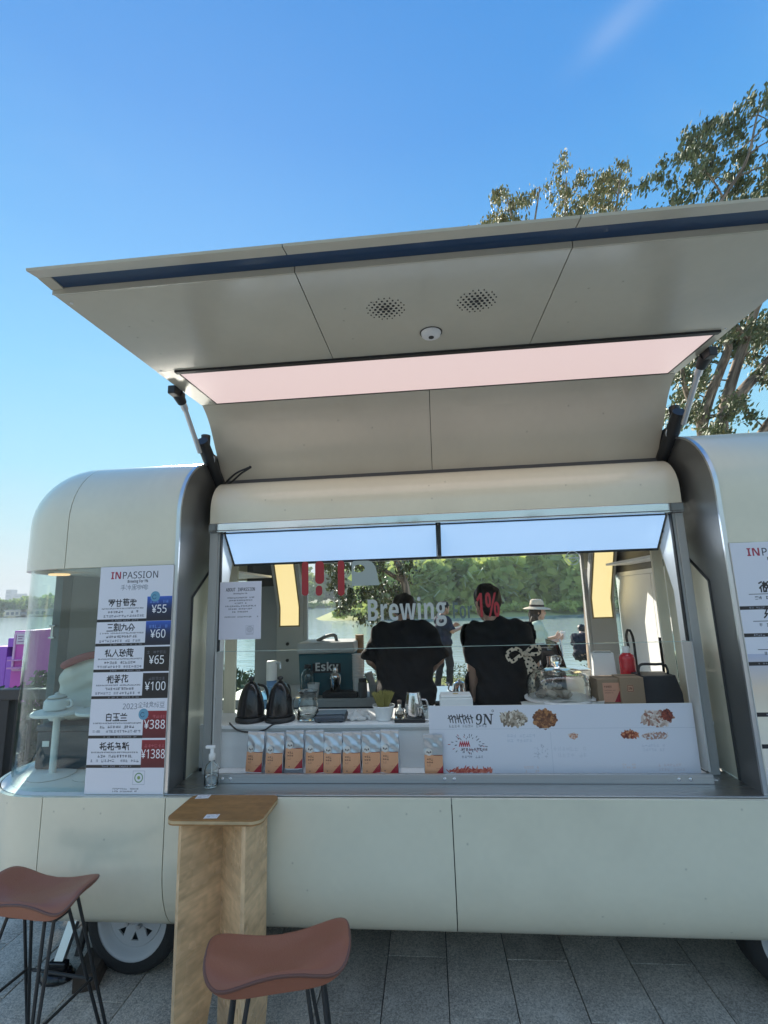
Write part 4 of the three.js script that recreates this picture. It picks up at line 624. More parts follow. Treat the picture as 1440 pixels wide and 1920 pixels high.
{
  // behind the boxes: folded white card, red bottle
  const a = at(1134, 1275, -3.05), o = thing('white_carton', 'tall white card sleeve standing behind the cardboard boxes in the sun', 'carton', [a.x, SY, -3.04], -.15); part(o, 'sleeve', ext([[-.065, 0], [.075, 0], [.06, .30], [-.055, .30]], .06, .003).translate(0, 0, -.06), M.white); part(o, 'flap', box(-.045, .301, -.055, .05, .31, -.01, .002), M.panelGrey);
  const q = at(1177, 1270, -3.04), e = thing('red_bottle', 'bright red bottle with a white cap and a dark loop above it', 'bottle', [q.x, SY, -3.02]);
  part(e, 'body', lathe([[0, 0], [.04, 0], [.044, .006], [.044, .27], [.038, .29], [.018, .305], [.016, .315], [0, .315]], 28), phys([.55, .015, .03], .25, { clearcoat: .6 })); part(e, 'cap', lathe([[.0165, .304], [.02, .304], [.02, .338], [0, .341]], 20), M.white); part(e, 'hose_loop', tube([[.018, .33, 0], [.012, .40, 0], [.028, .435, 0], [.045, .40, 0], [.05, .25, 0], [.055, .08, 0]], .0075, 40, 8), M.black);
  const w = at(855, 1322, -2.86), t = thing('paper_tray', 'flat white takeaway box behind the printed panel, by the barista', 'box', [w.x, SY, -2.86]); part(t, 'tray', box(-.09, 0, -.07, .09, .105, .06, .006), M.white); part(t, 'lid', box(-.085, .1055, -.062, .085, .118, .055, .005), M.paper); part(t, 'seal', cyl(.016, .016, .002, 0, .1195, 0, 18), std([.55, .40, .2], .6));
}
// ---------- far counter ----------
const FY = 1.0985, fx = (px, z = -3.85, y = 1290) => at(px, y, z).x;
{
  const z = -3.78, a = at(558, 1300, z), b = at(664, 1203, z), w = b.x - a.x, o = thing('cool_box', 'teal cool box with a pale lid and a lettered badge on the far counter', 'cool box', [(a.x + b.x) / 2, FY, z]), h = b.y - FY;
  part(o, 'body', ext([[-w * .46, 0], [w * .46, 0], [w * .49, h - .085], [-w * .49, h - .085]], .30, .012).translate(0, 0, -.312), std([.012, .10, .13], .45));
  part(o, 'lid', box(-w / 2 - .004, h - .084, -.335, w / 2 + .004, h, .012, .016), std([.46, .48, .47], .5));
  part(o, 'badge', box(-.105, h * .42, -.0005, .115, h * .60, .006, .003), std([.012, .015, .02], .5));
  const tg = new TextGeometry('Esky', { font, size: .062, depth: .002, curveSegments: 5 }); tg.computeBoundingBox(); tg.translate(-(tg.boundingBox.max.x) / 2 + .005, h * .46, .0065); part(o, 'lettering', tg, std([.6, .62, .62], .5));
  part(o, 'lid_handle', tube([[-w * .22, h, -.12], [-w * .05, h + .035, -.14], [w * .1, h + .04, -.14], [w * .14, h, -.12]], .014, 24, 8), std([.2, .2, .19], .5)); part(o, 'side_handle', box(w * .49, h * .5, -.22, w * .53, h * .58, -.08, .008), M.black);
}
{
  const st = (px, y0, y1, r0, r1, z, mat, name, label, n) => { const a = at(px, y1, z), o = thing(name, label, 'cup stack', [a.x, FY, z]), h = at(px, y0, z).y - FY; const lower = part(o, 'cup', lathe([[0, 0], [r0, 0], [r1, h * .42], [r1 + .003, h * .42], [r1 + .003, h * .43], [0, h * .43]], 24), mat); const k = []; for (let i = 1; i <= n; i++) { const y = h * (.43 + .57 * i / n); k.push(lathe([[r1 - .002, y - h * .57 / n], [r1 + .0005, y - .004], [r1 + .004, y - .003], [r1 + .004, y], [0, y]], 24)); } part(o, 'nested_rims', merge(k), mat); return o; };
  st(676, 1190, 1290, .026, .034, -3.98, M.kraft, 'paper_cup_stack', 'tall stack of brown paper cups beside the cool box', 14);
  st(672, 1226, 1298, .032, .042, -3.74, M.plastic, 'paper_cup_stack', 'shorter stack of white cups in front of the brown stack', 9);
  const c1 = thing('paper_cup', 'single white cup in front of the cool box', 'cup', [fx(588, -3.70), FY, -3.70]); part(c1, 'cup', lathe([[0, 0], [.034, 0], [.045, .10], [.042, .10], [.032, .004], [0, .004]], 28), M.plastic); part(c1, 'rim', new THREE.TorusGeometry(.0445, .0025, 6, 28).rotateX(PI / 2).translate(0, .10, 0), M.plastic);
  const g = thing('glass_carafe', 'round shouldered clear glass carafe in front of the cool box', 'carafe', [fx(577, -3.735), FY, -3.735]); part(g, 'glass', lathe([[0, .002], [.05, .002], [.052, .01], [.052, .15], [.04, .185], [.02, .2], [.02, .235], [.017, .235], [.017, .2], [.037, .183], [.049, .15], [.049, .01], [0, .006]], 28), M.glass); part(g, 'collar', lathe([[.0205, .205], [.026, .205], [.026, .232], [.0205, .232]], 20), M.dark);
  const s = thing('cocktail_shaker', 'shiny steel shaker standing on a dark tray by the cool box', 'shaker', [fx(629, -3.71), FY + .0405, -3.71]); part(s, 'body', lathe([[0, 0], [.036, 0], [.045, .10], [.040, .125], [.020, .14]], 28), M.chrome); part(s, 'cap', lathe([[.0205, .139], [.024, .142], [.021, .17], [.012, .178], [0, .18]], 24), M.chrome);
  const d = thing('drip_tray', 'low black tray under the steel shaker', 'tray', [fx(637, -3.72), FY, -3.72]); part(d, 'tray', box(-.12, 0, -.07, .14, .04, .06, .006), M.black); part(d, 'grid', box(-.11, .0402, -.06, .13, .0404, .05), M.dark);
  const j = thing('plastic_tub', 'frosted plastic tub of scoops next to the black shirt', 'tub', [fx(704, -3.72), FY, -3.72]); part(j, 'tub', lathe([[0, 0], [.042, 0], [.052, .09], [.049, .09], [.039, .005], [0, .005]], 24), std([.34, .37, .37], .5)); part(j, 'scoop', merge([rod([-.01, .05, 0], [-.05, .17, .01], .022, .030, 14), rod([.01, .06, 0], [.04, .19, 0], .010, .012, 10)]), std([.42, .44, .43], .5));
  const jj = thing('dark_jar', 'smoky glass jar at the foot of the white cup stack', 'jar', [fx(680, -3.69), FY, -3.69]); part(jj, 'jar', lathe([[0, 0], [.03, 0], [.033, .006], [.033, .10], [.027, .112], [0, .112]], 24), phys([.10, .11, .11], .15)); part(jj, 'lid', cyl(.029, .029, .02, 0, .1225, 0, 20), M.dark);
}
const jugM = new THREE.MeshPhysicalMaterial({ color: new THREE.Color().setRGB(.42, .66, .86), roughness: .12, transmission: .75, thickness: 0, ior: 1.4 });
function waterJug(label, pos) {
  const o = thing('water_jug', label, 'water bottle', pos, 0);
  part(o, 'bottle', lathe([[0, .0], [.11, 0], [.13, .012], [.133, .05], [.126, .06], [.133, .07], [.133, .16], [.126, .17], [.133, .18], [.133, .25], [.118, .285], [.06, .315], [.03, .33], [.028, .37], [0, .37]], 36), jugM); part(o, 'neck_cap', lathe([[.0285, .345], [.034, .345], [.034, .38], [0, .382]], 20), std([.12, .25, .45], .5)); return o;
}
{
  const o = waterJug('blue water bottle with a white pump behind the kettle domes', [fx(509, -3.35, 1300), .90, -3.35]);
  part(o, 'pump', lathe([[0, .383], [.036, .383], [.036, .50], [.03, .51], [0, .51]], 24), M.white); part(o, 'spout', tube([[.02, .49, 0], [.06, .50, .02], [.07, .46, .03]], .008, 14, 8), M.silver);
  const sd = thing('side_stand', 'low grey stand under the water bottle with the pump', 'stand', [fx(509, -3.35, 1300), .381, -3.35]); part(sd, 'top', box(-.16, .495, -.16, .16, .518, .16, .003), M.panelGrey); part(sd, 'body', box(-.15, 0, -.15, .15, .494, .15), M.wallGrey);
  waterJug('blue water bottle on the display shelf seen past the open door', [2.0, .9255, -3.62]);
}
// ---------- espresso machine, pan ----------
{
  const z = -3.86, q = at(1020, 1295, z), o = thing('espresso_machine', 'black espresso machine with a round gauge on top, behind the cake dome', 'coffee machine', [q.x, 1.0655, z]);
  part(o, 'body', ext([[-.12, .0], [.17, 0], [.15, .14], [.11, .29], [.09, .32], [-.02, .32], [-.02, .28], [-.10, .28]], .30, .006).translate(0, 0, -.32), std([.035, .035, .038], .4));
  part(o, 'side_panel', ext([[.172, 0], [.19, 0], [.186, .18], [.140, .36], [.118, .38], [.115, .36], [.160, .18]], .32, .003).translate(0, 0, -.33), M.blackGloss);
  part(o, 'group_head', merge([cyl(.035, .035, .07, -.04, .25, .03, 20), cyl(.035, .035, .07, .06, .25, .03, 20), cyl(.045, .045, .02, -.04, .212, .03, 20), cyl(.045, .045, .02, .06, .212, .03, 20)]), M.chrome);
  part(o, 'portafilter', merge([rod([-.04, .205, .06], [-.05, .19, .20], .013, .016), rod([.06, .205, .06], [.065, .19, .20], .013, .016)]), M.black);
  part(o, 'steam_wand', merge([rod([.145, .40, .02], [.15, .28, .05], .008), rod([-.10, .34, .02], [-.13, .12, .06], .006), rod([.11, .22, .03], [.02, .06, .06], .005)]), M.chrome);
  part(o, 'drip_tray', box(-.115, .0, .0, .165, .05, .16, .005), M.charcoal); part(o, 'cup_rail', merge([rod([.0, .34, -.02], [.1, .34, -.02], .004), rod([.0, .32, -.02], [.0, .34, -.02], .004)]), M.steel);
  const m = thing('coffee_grinder', 'low black grinder head with a round knob on the espresso machine', 'grinder', [at(1005, 1220, z).x, 1.0655 + .2855, z - .10]); part(m, 'head', box(-.10, 0, -.08, .09, .05, .08, .01), M.black); part(m, 'cap', box(-.06, .0505, -.06, .10, .075, .06, .01), M.black); part(m, 'knob', merge([rod([-.01, .075, 0], [-.01, .10, 0], .007), new THREE.SphereGeometry(.03, 20, 14).scale(1, 1, .5).translate(-.01, .122, 0)]), std([.05, .06, .055], .3));
  const pz = -3.76, pq = at(1082, 1256, pz), p = thing('steel_pan', 'square stainless pan between espresso machine and pillar', 'pan', [pq.x, 1.0655, pz]); const ph = pq.y - 1.0655; part(p, 'pan', ext([[-.075, 0], [.075, 0], [.09, ph - .004], [-.09, ph - .004]], .16, .004).translate(0, 0, -.16), M.silver); part(p, 'rim', box(-.10, ph - .0035, -.17, .10, ph + .003, .008, .002), M.chrome);
  const k = at(862, 1292, -3.86), kt = thing('gooseneck_kettle', 'small steel kettle with black base on the far counter between the baristas', 'kettle', [k.x, 1.0655, -3.86]); part(kt, 'body', lathe([[0, .012], [.06, .012], [.062, .03], [.05, .09], [.03, .105], [.012, .108], [.012, .122], [0, .124]], 30), M.chrome); part(kt, 'base', cyl(.07, .072, .012, 0, .006, 0, 28), M.black); part(kt, 'spout', tube([[-.05, .03, .01], [-.085, .05, .02], [-.08, .09, .02], [-.105, .105, .025]], .006, 24, 8), M.chrome); part(kt, 'handle', tube([[.04, .10, 0], [.085, .10, 0], [.09, .05, 0]], .008, 16, 8), M.black);
}
// ---------- things in the display corner ----------
{
  const y0 = .9265;
  const tb = (px, label, r, h, z) => { const q = at(px, 1345, z), o = thing('round_stand', label, 'display stand', [q.x, y0, z], 0, 'white display stands'); part(o, 'top', lathe([[0, h - .018], [r - .004, h - .018], [r, h - .014], [r, h - .004], [r - .004, h], [0, h]], 40), M.white); part(o, 'stem', cyl(.017, .017, h - .024, 0, (h - .024) / 2 + .006, 0, 20), M.white); part(o, 'foot', lathe([[0, 0], [r * .9, 0], [r * .9, .004], [.02, .010], [0, .010]], 36), M.white); return o; };
  const s1 = tb(107, 'white round stand with a pot on it in the curved display corner', .125, .33, -2.62);
  tb(186, 'white round stand half hidden behind the tall menu board', .115, .335, -2.62);
  const p = thing('teapot', 'white pot with a black mark and a lid on the round stand', 'pot', [s1.position.x - .01, y0 + .331, -2.62]); part(p, 'pot', lathe([[0, 0], [.05, 0], [.062, .012], [.06, .05], [.05, .062], [0, .064]], 32), M.white); part(p, 'lid', lathe([[0, .064], [.048, .064], [.04, .075], [.012, .082], [.014, .09], [0, .094]], 28), M.plastic); part(p, 'handle', tube([[.055, .05, 0], [.085, .05, 0], [.085, .02, 0], [.06, .015, 0]], .006, 16, 8), M.white);
  const q = at(95, 1352, -2.70), m = thing('mug', 'white mug with a black letter mark below the round stand top', 'mug', [q.x, y0 + .2505, -2.76]); part(m, 'cup', lathe([[0, 0], [.045, 0], [.05, .006], [.05, .09], [.046, .09], [.046, .008], [0, .006]], 30), M.white); part(m, 'mark', merge([box(.004, .055, .0505, .009, .07, .0515).rotateZ(.0), rod([.0065, .055, .051], [-.006, .04, .0508], .002), rod([.0065, .055, .051], [.02, .042, .0490], .002)]), M.black); part(m, 'handle', tube([[-.048, .07, .01], [-.078, .065, .015], [-.076, .025, .015], [-.049, .02, .01]], .006, 16, 8), M.black);
  const sb = at(110, 1470, -2.80), c = thing('storage_box', 'dark grey storage box under the white bag in the display corner', 'storage box', [at(112, 1400, -2.72).x, y0, -2.72]); part(c, 'body', box(-.13, 0, -.16, .22, .20, .02, .012), std([.025, .045, .062], .5)); part(c, 'lid', box(-.135, .2005, -.165, .225, .232, .025, .01), std([.04, .062, .08], .5)); part(c, 'label', box(-.09, .12, .0205, -.05, .15, .022), M.white);
  const b = thing('fabric_bag', 'stuffed white fabric bag with a dull red rim on the storage box', 'bag', [at(150, 1330, -2.76).x, y0 + .2325, -2.80]);
  const n = capsules([[[-.08, .10, 0], [.12, .10, 0], .09, .095], [[-.07, .24, .01], [.12, .26, 0], .075, .08], [[-.05, .30, .01], [.12, .33, .01], .06, .055]], .06);
  part(b, 'sack', nets((x, y, z) => Math.max(n(x, y, z) + .004 * Math.sin(x * 45 + y * 22) + .003 * Math.sin(y * 70 - x * 30 + z * 40), -y), [-.22, -.01, -.14], [.26, .42, .14], .010), std([.66, .64, .58], .95, { bumpMap: clothB, bumpScale: .004 }));
  part(b, 'red_rim', tube([[-.13, .315, .02], [-.06, .335, .085], [.04, .37, .085], [.12, .38, .06], [.18, .37, -.01], [.10, .38, -.07], [-.03, .35, -.07], [-.12, .32, -.04]], .022, 60, 10, true).scale(1, 1, 1), std([.30, .085, .085], .9));
}
// ---------- bar table, stools, chock ----------
{
  const wood = std([.86, .60, .36], .62, { map: woodT, roughnessMap: smudge }), topW = std([.40, .205, .07], .5, { map: woodT }), edgeW = std([.66, .5, .3], .7, { map: woodT });
  const y = .93, a = at(311, 1537, 0).clone(), P = (px, py) => { const d = at(px, py, -1).sub(camera.position), k = (y - 1.8) / d.y; return camera.position.clone().addScaledVector(d, k); };
  const fl = P(311, 1535), bl = P(352, 1489), br = P(523, 1491), fr = P(470, 1545), cx = (fl.x + br.x) / 2, cz = (fl.z + br.z) / 2, w = .412, d = .265;
  const t = thing('bar_table', 'small plywood bar table with a rounded top in front of the steel counter', 'bar table', [cx, 0, cz]);
  part(t, 'tabletop', new THREE.ExtrudeGeometry(roundRect(w, d, .045), { depth: .020, bevelEnabled: true, bevelSize: .002, bevelThickness: .002, bevelOffset: -.002, bevelSegments: 2, curveSegments: 10 }).rotateX(-PI / 2).translate(0, y - .022, 0), topW);
  part(t, 'table_edge', new THREE.ExtrudeGeometry(roundRect(w + .0012, d + .0012, .0455), { depth: .011, bevelEnabled: false, curveSegments: 10 }).rotateX(-PI / 2).translate(0, y - .017, 0), edgeW);
  const H = y - .0225, K = [at(334, 1700, -2.105), at(414, 1700, -2.285), at(458, 1700, -2.105), at(499, 1700, -2.30)].map((p) => [p.x - cx, p.z - cz]);   // a zigzag of three upright boards in plan
  const plank = (a, b, t, foot) => { const l = Math.hypot(b[0] - a[0], b[1] - a[1]), g = new THREE.ExtrudeGeometry(shapeOf([[0, 0], [l * foot, 0], [l * (foot + .22), .2], [l, .30], [l, H], [0, H]]), { depth: t, bevelEnabled: true, bevelSize: .0012, bevelThickness: .0012, bevelSegments: 1 }); return g.translate(0, 0, -t).rotateY(-Math.atan2(b[1] - a[1], b[0] - a[0])).translate(a[0], 0, a[1]); };
  part(t, 'leg_panel', plank(K[0], K[1], .017, .62), wood); part(t, 'leg_panel', plank([K[1][0] - .004, K[1][1] - .004], [K[2][0] - .010, K[2][1] - .001], .014, .95), wood); part(t, 'leg_panel', plank(K[2], K[3], .017, .95), wood);
  const r = rngOf(9), stick = (px, py, s, turn) => { const q = P(px, py), m = new THREE.Group(); return box(-s * .62, 0, -s * .42, s * .62, .0008, s * .42).rotateY(turn).translate(q.x - cx, y + .0003, q.z - cz); };
  const sm = new THREE.MeshStandardMaterial({ roughness: .5, map: tex(128, 96, (g, W, Hh) => { g.fillStyle = '#dedee0'; g.fillRect(0, 0, W, Hh); fine(g, 12, 14, 60, 10, '#9a6a60', r); fine(g, 12, 34, 90, 8, '#8a8c98', r); fine(g, 12, 52, 40, 24, '#5f6a88', r); fine(g, 70, 56, 46, 8, '#8a8c98', r); g.fillStyle = '#a8434a'; g.fillRect(96, 12, 18, 10); }) });
  part(t, 'table_sticker', stick(397, 1531, .046, .05), sm); part(t, 'table_sticker', stick(381, 1494, .05, .1), sm);
}
{
  const leather = phys([.285, .10, .056], .42, { bumpMap: leatherB, bumpScale: .0006, sheen: .3, sheenRoughness: .5, roughnessMap: null });
  const s = thing('bar_stool', 'brown leather saddle stool on black rods in front of the bar table', 'bar stool', [0, 0, 0], 0, 'brown saddle bar stools');
  const N = 72, R = 16, P = [], I = [], U = [];
  const surf = (r, th, top) => {
    const c = Math.cos(th), q = Math.sin(th), e = .55, u = Math.sign(c) * Math.pow(Math.abs(c), e) * r, v = Math.sign(q) * Math.pow(Math.abs(q), e) * r;
    const f = Math.max(0, v), w = Math.max(0, 1 - 1.5 * u * u), x = u * .230, z = v > 0 ? v * (.082 + .034 * u * u) : v * (.088 + .020 * u * u);
    const y = .056 * u * u * (1 - 1.15 * f * f) + .020 * w * f * f * f - .012 * f * f + (v < 0 ? (.018 - .006 * u * u) * v * v : 0), edge = Math.sqrt(Math.max(0, 1 - Math.pow(r, 10)));
    return [x * (top ? 1 : .995), y + (top ? .010 * edge : -.016 - .008 * edge - .036 * w * f * f * (.4 + .6 * r)), z * (top ? 1 : .985)];
  };
  for (const top of [1, 0]) { const o = P.length / 3; for (let k = 0; k <= R; k++) for (let i = 0; i <= N; i++) { const p = surf(Math.pow(k / R, .75), i / N * 2 * PI, top); P.push(...p); U.push(p[0], p[2]); } for (let k = 0; k < R; k++) for (let i = 0; i < N; i++) { const a = o + k * (N + 1) + i, b = a + 1, c = a + N + 1, d = c + 1; top ? I.push(a, b, c, b, d, c) : I.push(a, c, b, b, c, d); } }
  { const o = P.length / 3; for (const top of [1, 0]) for (let i = 0; i <= N; i++) { const p = surf(1, i / N * 2 * PI, top); P.push(...p); U.push(p[0], p[1]); } for (let i = 0; i < N; i++) { const a = o + i, b = a + 1, c = a + N + 1, d = c + 1; I.push(a, b, c, b, d, c); } }
  const g = new THREE.BufferGeometry(); g.setAttribute('position', new THREE.Float32BufferAttribute(P, 3)); g.setAttribute('uv', new THREE.Float32BufferAttribute(U, 2)); g.setIndex(I); g.computeVertexNormals();
  const SH = .642; part(s, 'seat', g.translate(0, SH, 0), leather);
  const rim = []; for (let i = 0; i < 80; i++) { const p = surf(1, i / 80 * 2 * PI, 1); rim.push([p[0] * 1.004, SH + p[1] - .005, p[2] * 1.004]); } part(s, 'piping', tube(rim, .0055, 160, 8, true), phys([.15, .065, .048], .45));
  for (const [a, b] of [[-1, 1], [1, 1], [-1, -1], [1, -1]]) {
    const fx0 = a * .20, fz = b * .19, tx = a * .115, tz = b * .055, k = .032;
    const l = part(s, 'leg', merge([rod([tx - k * a, SH - .016, tz * .8], [fx0 - .008 * a, .012, fz], .0065), rod([tx + k * a * .6, SH - .008, tz * .8 + .006 * b], [fx0 + .008 * a, .012, fz + .01 * b], .0065)]), M.black); part(l, 'foot_pad', cyl(.016, .018, .012, fx0, .006, fz, 14), M.rubber);
  }
  part(s, 'under_plate', box(-.12, SH - .075, -.04, .12, SH - .066, .035, .004), M.black);
  const y = .27, f = (a, b) => [a * (.20 - (.20 - .115) * y / SH), y, b * (.19 - (.19 - .055) * y / SH)]; part(s, 'foot_rail', merge([rod(f(-1, 1), f(1, 1), .006), rod(f(1, 1), f(1, -1), .006), rod(f(1, -1), f(-1, -1), .006), rod(f(-1, -1), f(-1, 1), .006)]), M.black);
  s.position.set(-.548, 0, -1.785); s.rotation.y = .25;
  copyOf(s, [-1.665, 0, -2.10], -.12, 'brown leather saddle stool cut by the photo edge, in front of the wheel');
  const c = thing('wheel_chock', 'dark wooden block wedged against the trailer wheel', 'wooden block', [-1.755, 0, -2.615], .30); part(c, 'block', ext([[-.055, 0], [.055, 0], [.055, .055], [.04, .075], [-.055, .07]], .20, .004).translate(0, 0.002, -.10), std([.085, .062, .048], .9, { map: woodT }));
}
// ---------- people ----------
const skinM = std([.42, .26, .19], .55), hairM = std([.014, .011, .010], .5, { bumpMap: clothB, bumpScale: .004 });
const cloth = (c) => std(c, .92, { bumpMap: clothB, bumpScale: .004 });
function hand(w, f, n) {                                    // wrist, direction of the fingers, back of the hand
  const F = V(...f).normalize(), N = V(...n), S = F.clone().cross(N).normalize(), W = V(...w); N.crossVectors(S, F);
  const p = (a, b, c) => { const q = W.clone().addScaledVector(F, a).addScaledVector(S, b).addScaledVector(N, c); return [q.x, q.y, q.z]; }, L = [];
  for (let i = 0; i < 4; i++) { const b = (i - 1.5) * .020, len = [.066, .076, .072, .056][i]; L.push([p(.01, b * .7, 0), p(.085, b, 0), .014, .011], [p(.085, b, 0), p(.085 + len * .5, b * 1.05, -.012), .0092, .0085], [p(.085 + len * .5, b * 1.05, -.012), p(.085 + len * .85, b * 1.05, -.035), .0085, .0072]); }
  L.push([p(.02, .02, -.004), p(.055, .046, -.018), .012, .010], [p(.055, .046, -.018), p(.088, .052, -.034), .010, .0085]);
  const q = capsules(L, .006), c = p(.08, 0, -.01); return nets(q, c.map((v) => v - .125), c.map((v) => v + .125), .0062);
}
function person(o) {
  const root = thing(o.name ?? 'person', o.label, 'person', o.pos, o.turn, o.group), s = o.h / 1.7, J = o.J, m = (p) => p.map((v) => v * s);
  root.scale.setScalar(1);
  const L = []; const add = (a, b, ra, rb) => L.push([m(a), m(b), ra * s, rb * s]);
  const hd = J.head ?? [0, 1.585, .02], nk = J.neck ?? [0, 1.43, -.01];
  const torso = [[[-.15, 1.345, -.01], [.15, 1.345, -.01], .075, .075], [[-.085, 1.23, 0], [.085, 1.23, 0], .11, .11], [[-.07, 1.08, 0], [.07, 1.08, 0], .105, .105], [[-.075, .92, -.005], [.075, .92, -.005], .115, .115]];
  const bend = (p) => { const t = Math.max(0, p[1] - .9), a = (J.lean ?? 0); return [p[0] + (J.side ?? 0) * t, .9 + t * Math.cos(a) + Math.min(0, p[1] - .9), p[2] + t * Math.sin(a)]; };
  const T = torso.map(([a, b, r, q]) => [bend(a), bend(b), r, q]); T.forEach((t) => add(...t)); add(bend([0, 1.36, -.01]), bend(nk), .065, .055); add(bend(nk), hd, .054, .056);
  const arms = ['L', 'R'].map((k, i) => { const sg = i ? 1 : -1, sh = bend([sg * .175, 1.36, -.01]); return { sh, el: J['el' + k], wr: J['wr' + k], f: J['hf' + k] ?? [0, -1, .2], n: J['hn' + k] ?? [sg, 0, 0] }; });
  arms.forEach((a) => { add(a.sh, a.el, .055, .042); add(a.el, a.wr, .041, .028); });
  const legs = ['L', 'R'].map((k, i) => ({ hp: [(i ? 1 : -1) * .09, .90, 0], kn: J['kn' + k] ?? [(i ? 1 : -1) * .10, .49, .01], an: J['an' + k] ?? [(i ? 1 : -1) * .10, .09, -.02] }));
  if (J.seat) legs.forEach((l) => { l.hp[1] = .9; });
  legs.forEach((l) => { add(l.hp, l.kn, .085, .056); add(l.kn, l.an, .054, .036); add(l.an, [l.an[0], l.an[1] - .055, l.an[2] + .13], .036, .028); });
  const f = capsules(L, .022 * s), all = L.flatMap((c) => [c[0], c[1]]), lo = [0, 1, 2].map((k) => Math.min(...all.map((p) => p[k])) - .14), hi = [0, 1, 2].map((k) => Math.max(...all.map((p) => p[k])) + .14);
  const geos = [nets((x, y, z) => Math.max(f(x, y, z), y - hd[1] * s), lo, hi, .014)];
  // head with face, turned by J.face
  const fa = J.face ?? 0, ft = J.tilt ?? 0, tf = (p) => { const q = V(...p).applyAxisAngle(V(1, 0, 0), ft).applyAxisAngle(V(0, 1, 0), fa); return [(hd[0] + q.x) * s, (hd[1] + q.y) * s, (hd[2] + q.z) * s]; };
  const hl = [[[0, .035, -.02], [0, .03, .015], .092, .085], [[0, -.02, .03], [0, -.085, .055], .068, .036], [[-.025, -.05, .045], [.025, -.05, .045], .04, .04], [[0, .015, .098], [0, -.022, .112], .010, .015], [[-.083, .005, -.005], [-.083, -.02, -.002], .016, .012], [[.083, .005, -.005], [.083, -.02, -.002], .016, .012], [[-.02, -.058, .088], [.02, -.058, .088], .009, .009], [[-.04, .04, .084], [.04, .04, .084], .012, .012]];
  const hf = capsules(hl.map(([a, b, r, q]) => [tf(a), tf(b), r * s, q * s]), .022 * s), c0 = tf([0, -.01, .01]);
  geos.push(nets(hf, c0.map((v) => v - .17), c0.map((v) => v + .17), .008)); arms.forEach((a) => geos.push(hand(m(a.wr), a.f, a.n)));
  part(root, 'body', merge(geos), o.skin ?? skinM);
  part(root, 'eyes', merge([-1, 1].map((k) => new THREE.SphereGeometry(.011 * s, 10, 8).translate(...tf([k * .032, .012, .088])))), std([.02, .015, .012], .3)); part(root, 'lips', merge([rod(tf([-.02, -.058, .0955]), tf([.02, -.058, .0955]), .005 * s)]), std([.34, .12, .10], .5));
  const pin = (q) => { const v = V(q[0] / s - hd[0], q[1] / s - hd[1], q[2] / s - hd[2]).applyAxisAngle(V(0, 1, 0), -fa).applyAxisAngle(V(1, 0, 0), -ft); return v; };
  const hair = o.hair ?? 'short', bump = (x, y, z) => .004 * Math.sin(x * 90 + y * 60) + .003 * Math.sin(z * 110 - y * 50);
  const HL = hair === 'long' ? [[[0, .04, -.03], [0, .04, .0], .102, .098], [[-.05, 0, -.06], [-.07, -.20, -.07], .062, .05], [[.05, 0, -.06], [.07, -.20, -.07], .062, .05], [[0, -.02, -.08], [0, -.24, -.09], .07, .05]] : hair === 'bun' ? [[[0, .045, -.025], [0, .04, .0], .102, .098], [[0, -.02, -.05], [0, -.05, -.05], .075, .06], [[.02, .11, -.03], [.05, .105, -.04], .035, .03]] : [[[0, .045, -.025], [0, .04, .005], .101, .096], [[0, -.01, -.05], [0, -.045, -.045], .075, .06]];
  const hfn = capsules(HL.map(([a, b, r, q]) => [tf(a), tf(b), r * s, q * s]), .03 * s);
  part(root, 'hair', nets((x, y, z) => { const v = pin([x, y, z]); return Math.max(hfn(x, y, z) + bump(x, y, z) * (hair === 'long' ? 1 : .7), (v.z - .045 - Math.max(0, v.y - .05) * .9) * s); }, c0.map((v, k) => v - (k === 1 && hair === 'long' ? .36 : .22)), c0.map((v) => v + .22), .009), o.hairMat ?? hairM);
  // shirt and trousers: the body's own capsules, looser, cut at neck, cuff and hem
  const S = [], sl = o.sleeve ?? .6, lw = o.loose ?? .022; T.forEach(([a, b, r, q]) => S.push([m(a), m(b), (r + lw) * s, (q + lw) * s])); S.push([m(bend([0, 1.36, -.01])), m(bend([0, 1.41, -.01])), .085 * s, .07 * s]);
  const sleeves = arms.map((a) => { const k = sl <= 1 ? a.sh.map((v, i) => v + (a.el[i] - v) * sl) : a.el.map((v, i) => v + (a.wr[i] - v) * (sl - 1)), b = sl <= 1 ? a.sh : a.el, d = V(k[0] - b[0], k[1] - b[1], k[2] - b[2]).normalize(), L2 = sl <= 1 ? [[m(a.sh), m(k), .074 * s, (.060 + lw * .6) * s]] : [[m(a.sh), m(a.el), .074 * s, .058 * s], [m(a.el), m(k), .058 * s, .042 * s]], f2 = capsules(L2, .02), q = m(k); return (x, y, z) => Math.max(f2(x, y, z), (x - q[0]) * d.x + (y - q[1]) * d.y + (z - q[2]) * d.z); });
  const sf = capsules(S, .035 * s), hem = (o.hem ?? .86) * s, fold = (x, y, z) => .007 * Math.sin(y * 34 + x * 21 + z * 11) + .005 * Math.sin(x * 63 - y * 45 + z * 30);
  part(root, 'shirt', nets((x, y, z) => { let v = sf(x, y, z); for (const q of sleeves) v = smin(v, q(x, y, z), .04 * s); return Math.max(v + fold(x, y, z) * .9, hem - y); }, lo, hi, .012), o.shirt);
  const tp = []; legs.forEach((l) => { tp.push([m(l.hp), m(l.kn), .102 * s, .076 * s], [m(l.kn), m([l.an[0], l.an[1] - .02, l.an[2]]), .074 * s, .062 * s]); }); tp.push([m([-.07, .93, 0]), m([.07, .93, 0]), .125 * s, .125 * s]);
  const tfn = capsules(tp, .03 * s); part(root, 'trousers', nets((x, y, z) => Math.max(tfn(x, y, z) + fold(x, y, z) * .6, y - (J.seat ? 9 : 1.0) * s, J.seat ? -9 : .05 * s - y), lo, hi, .014), o.trousers);
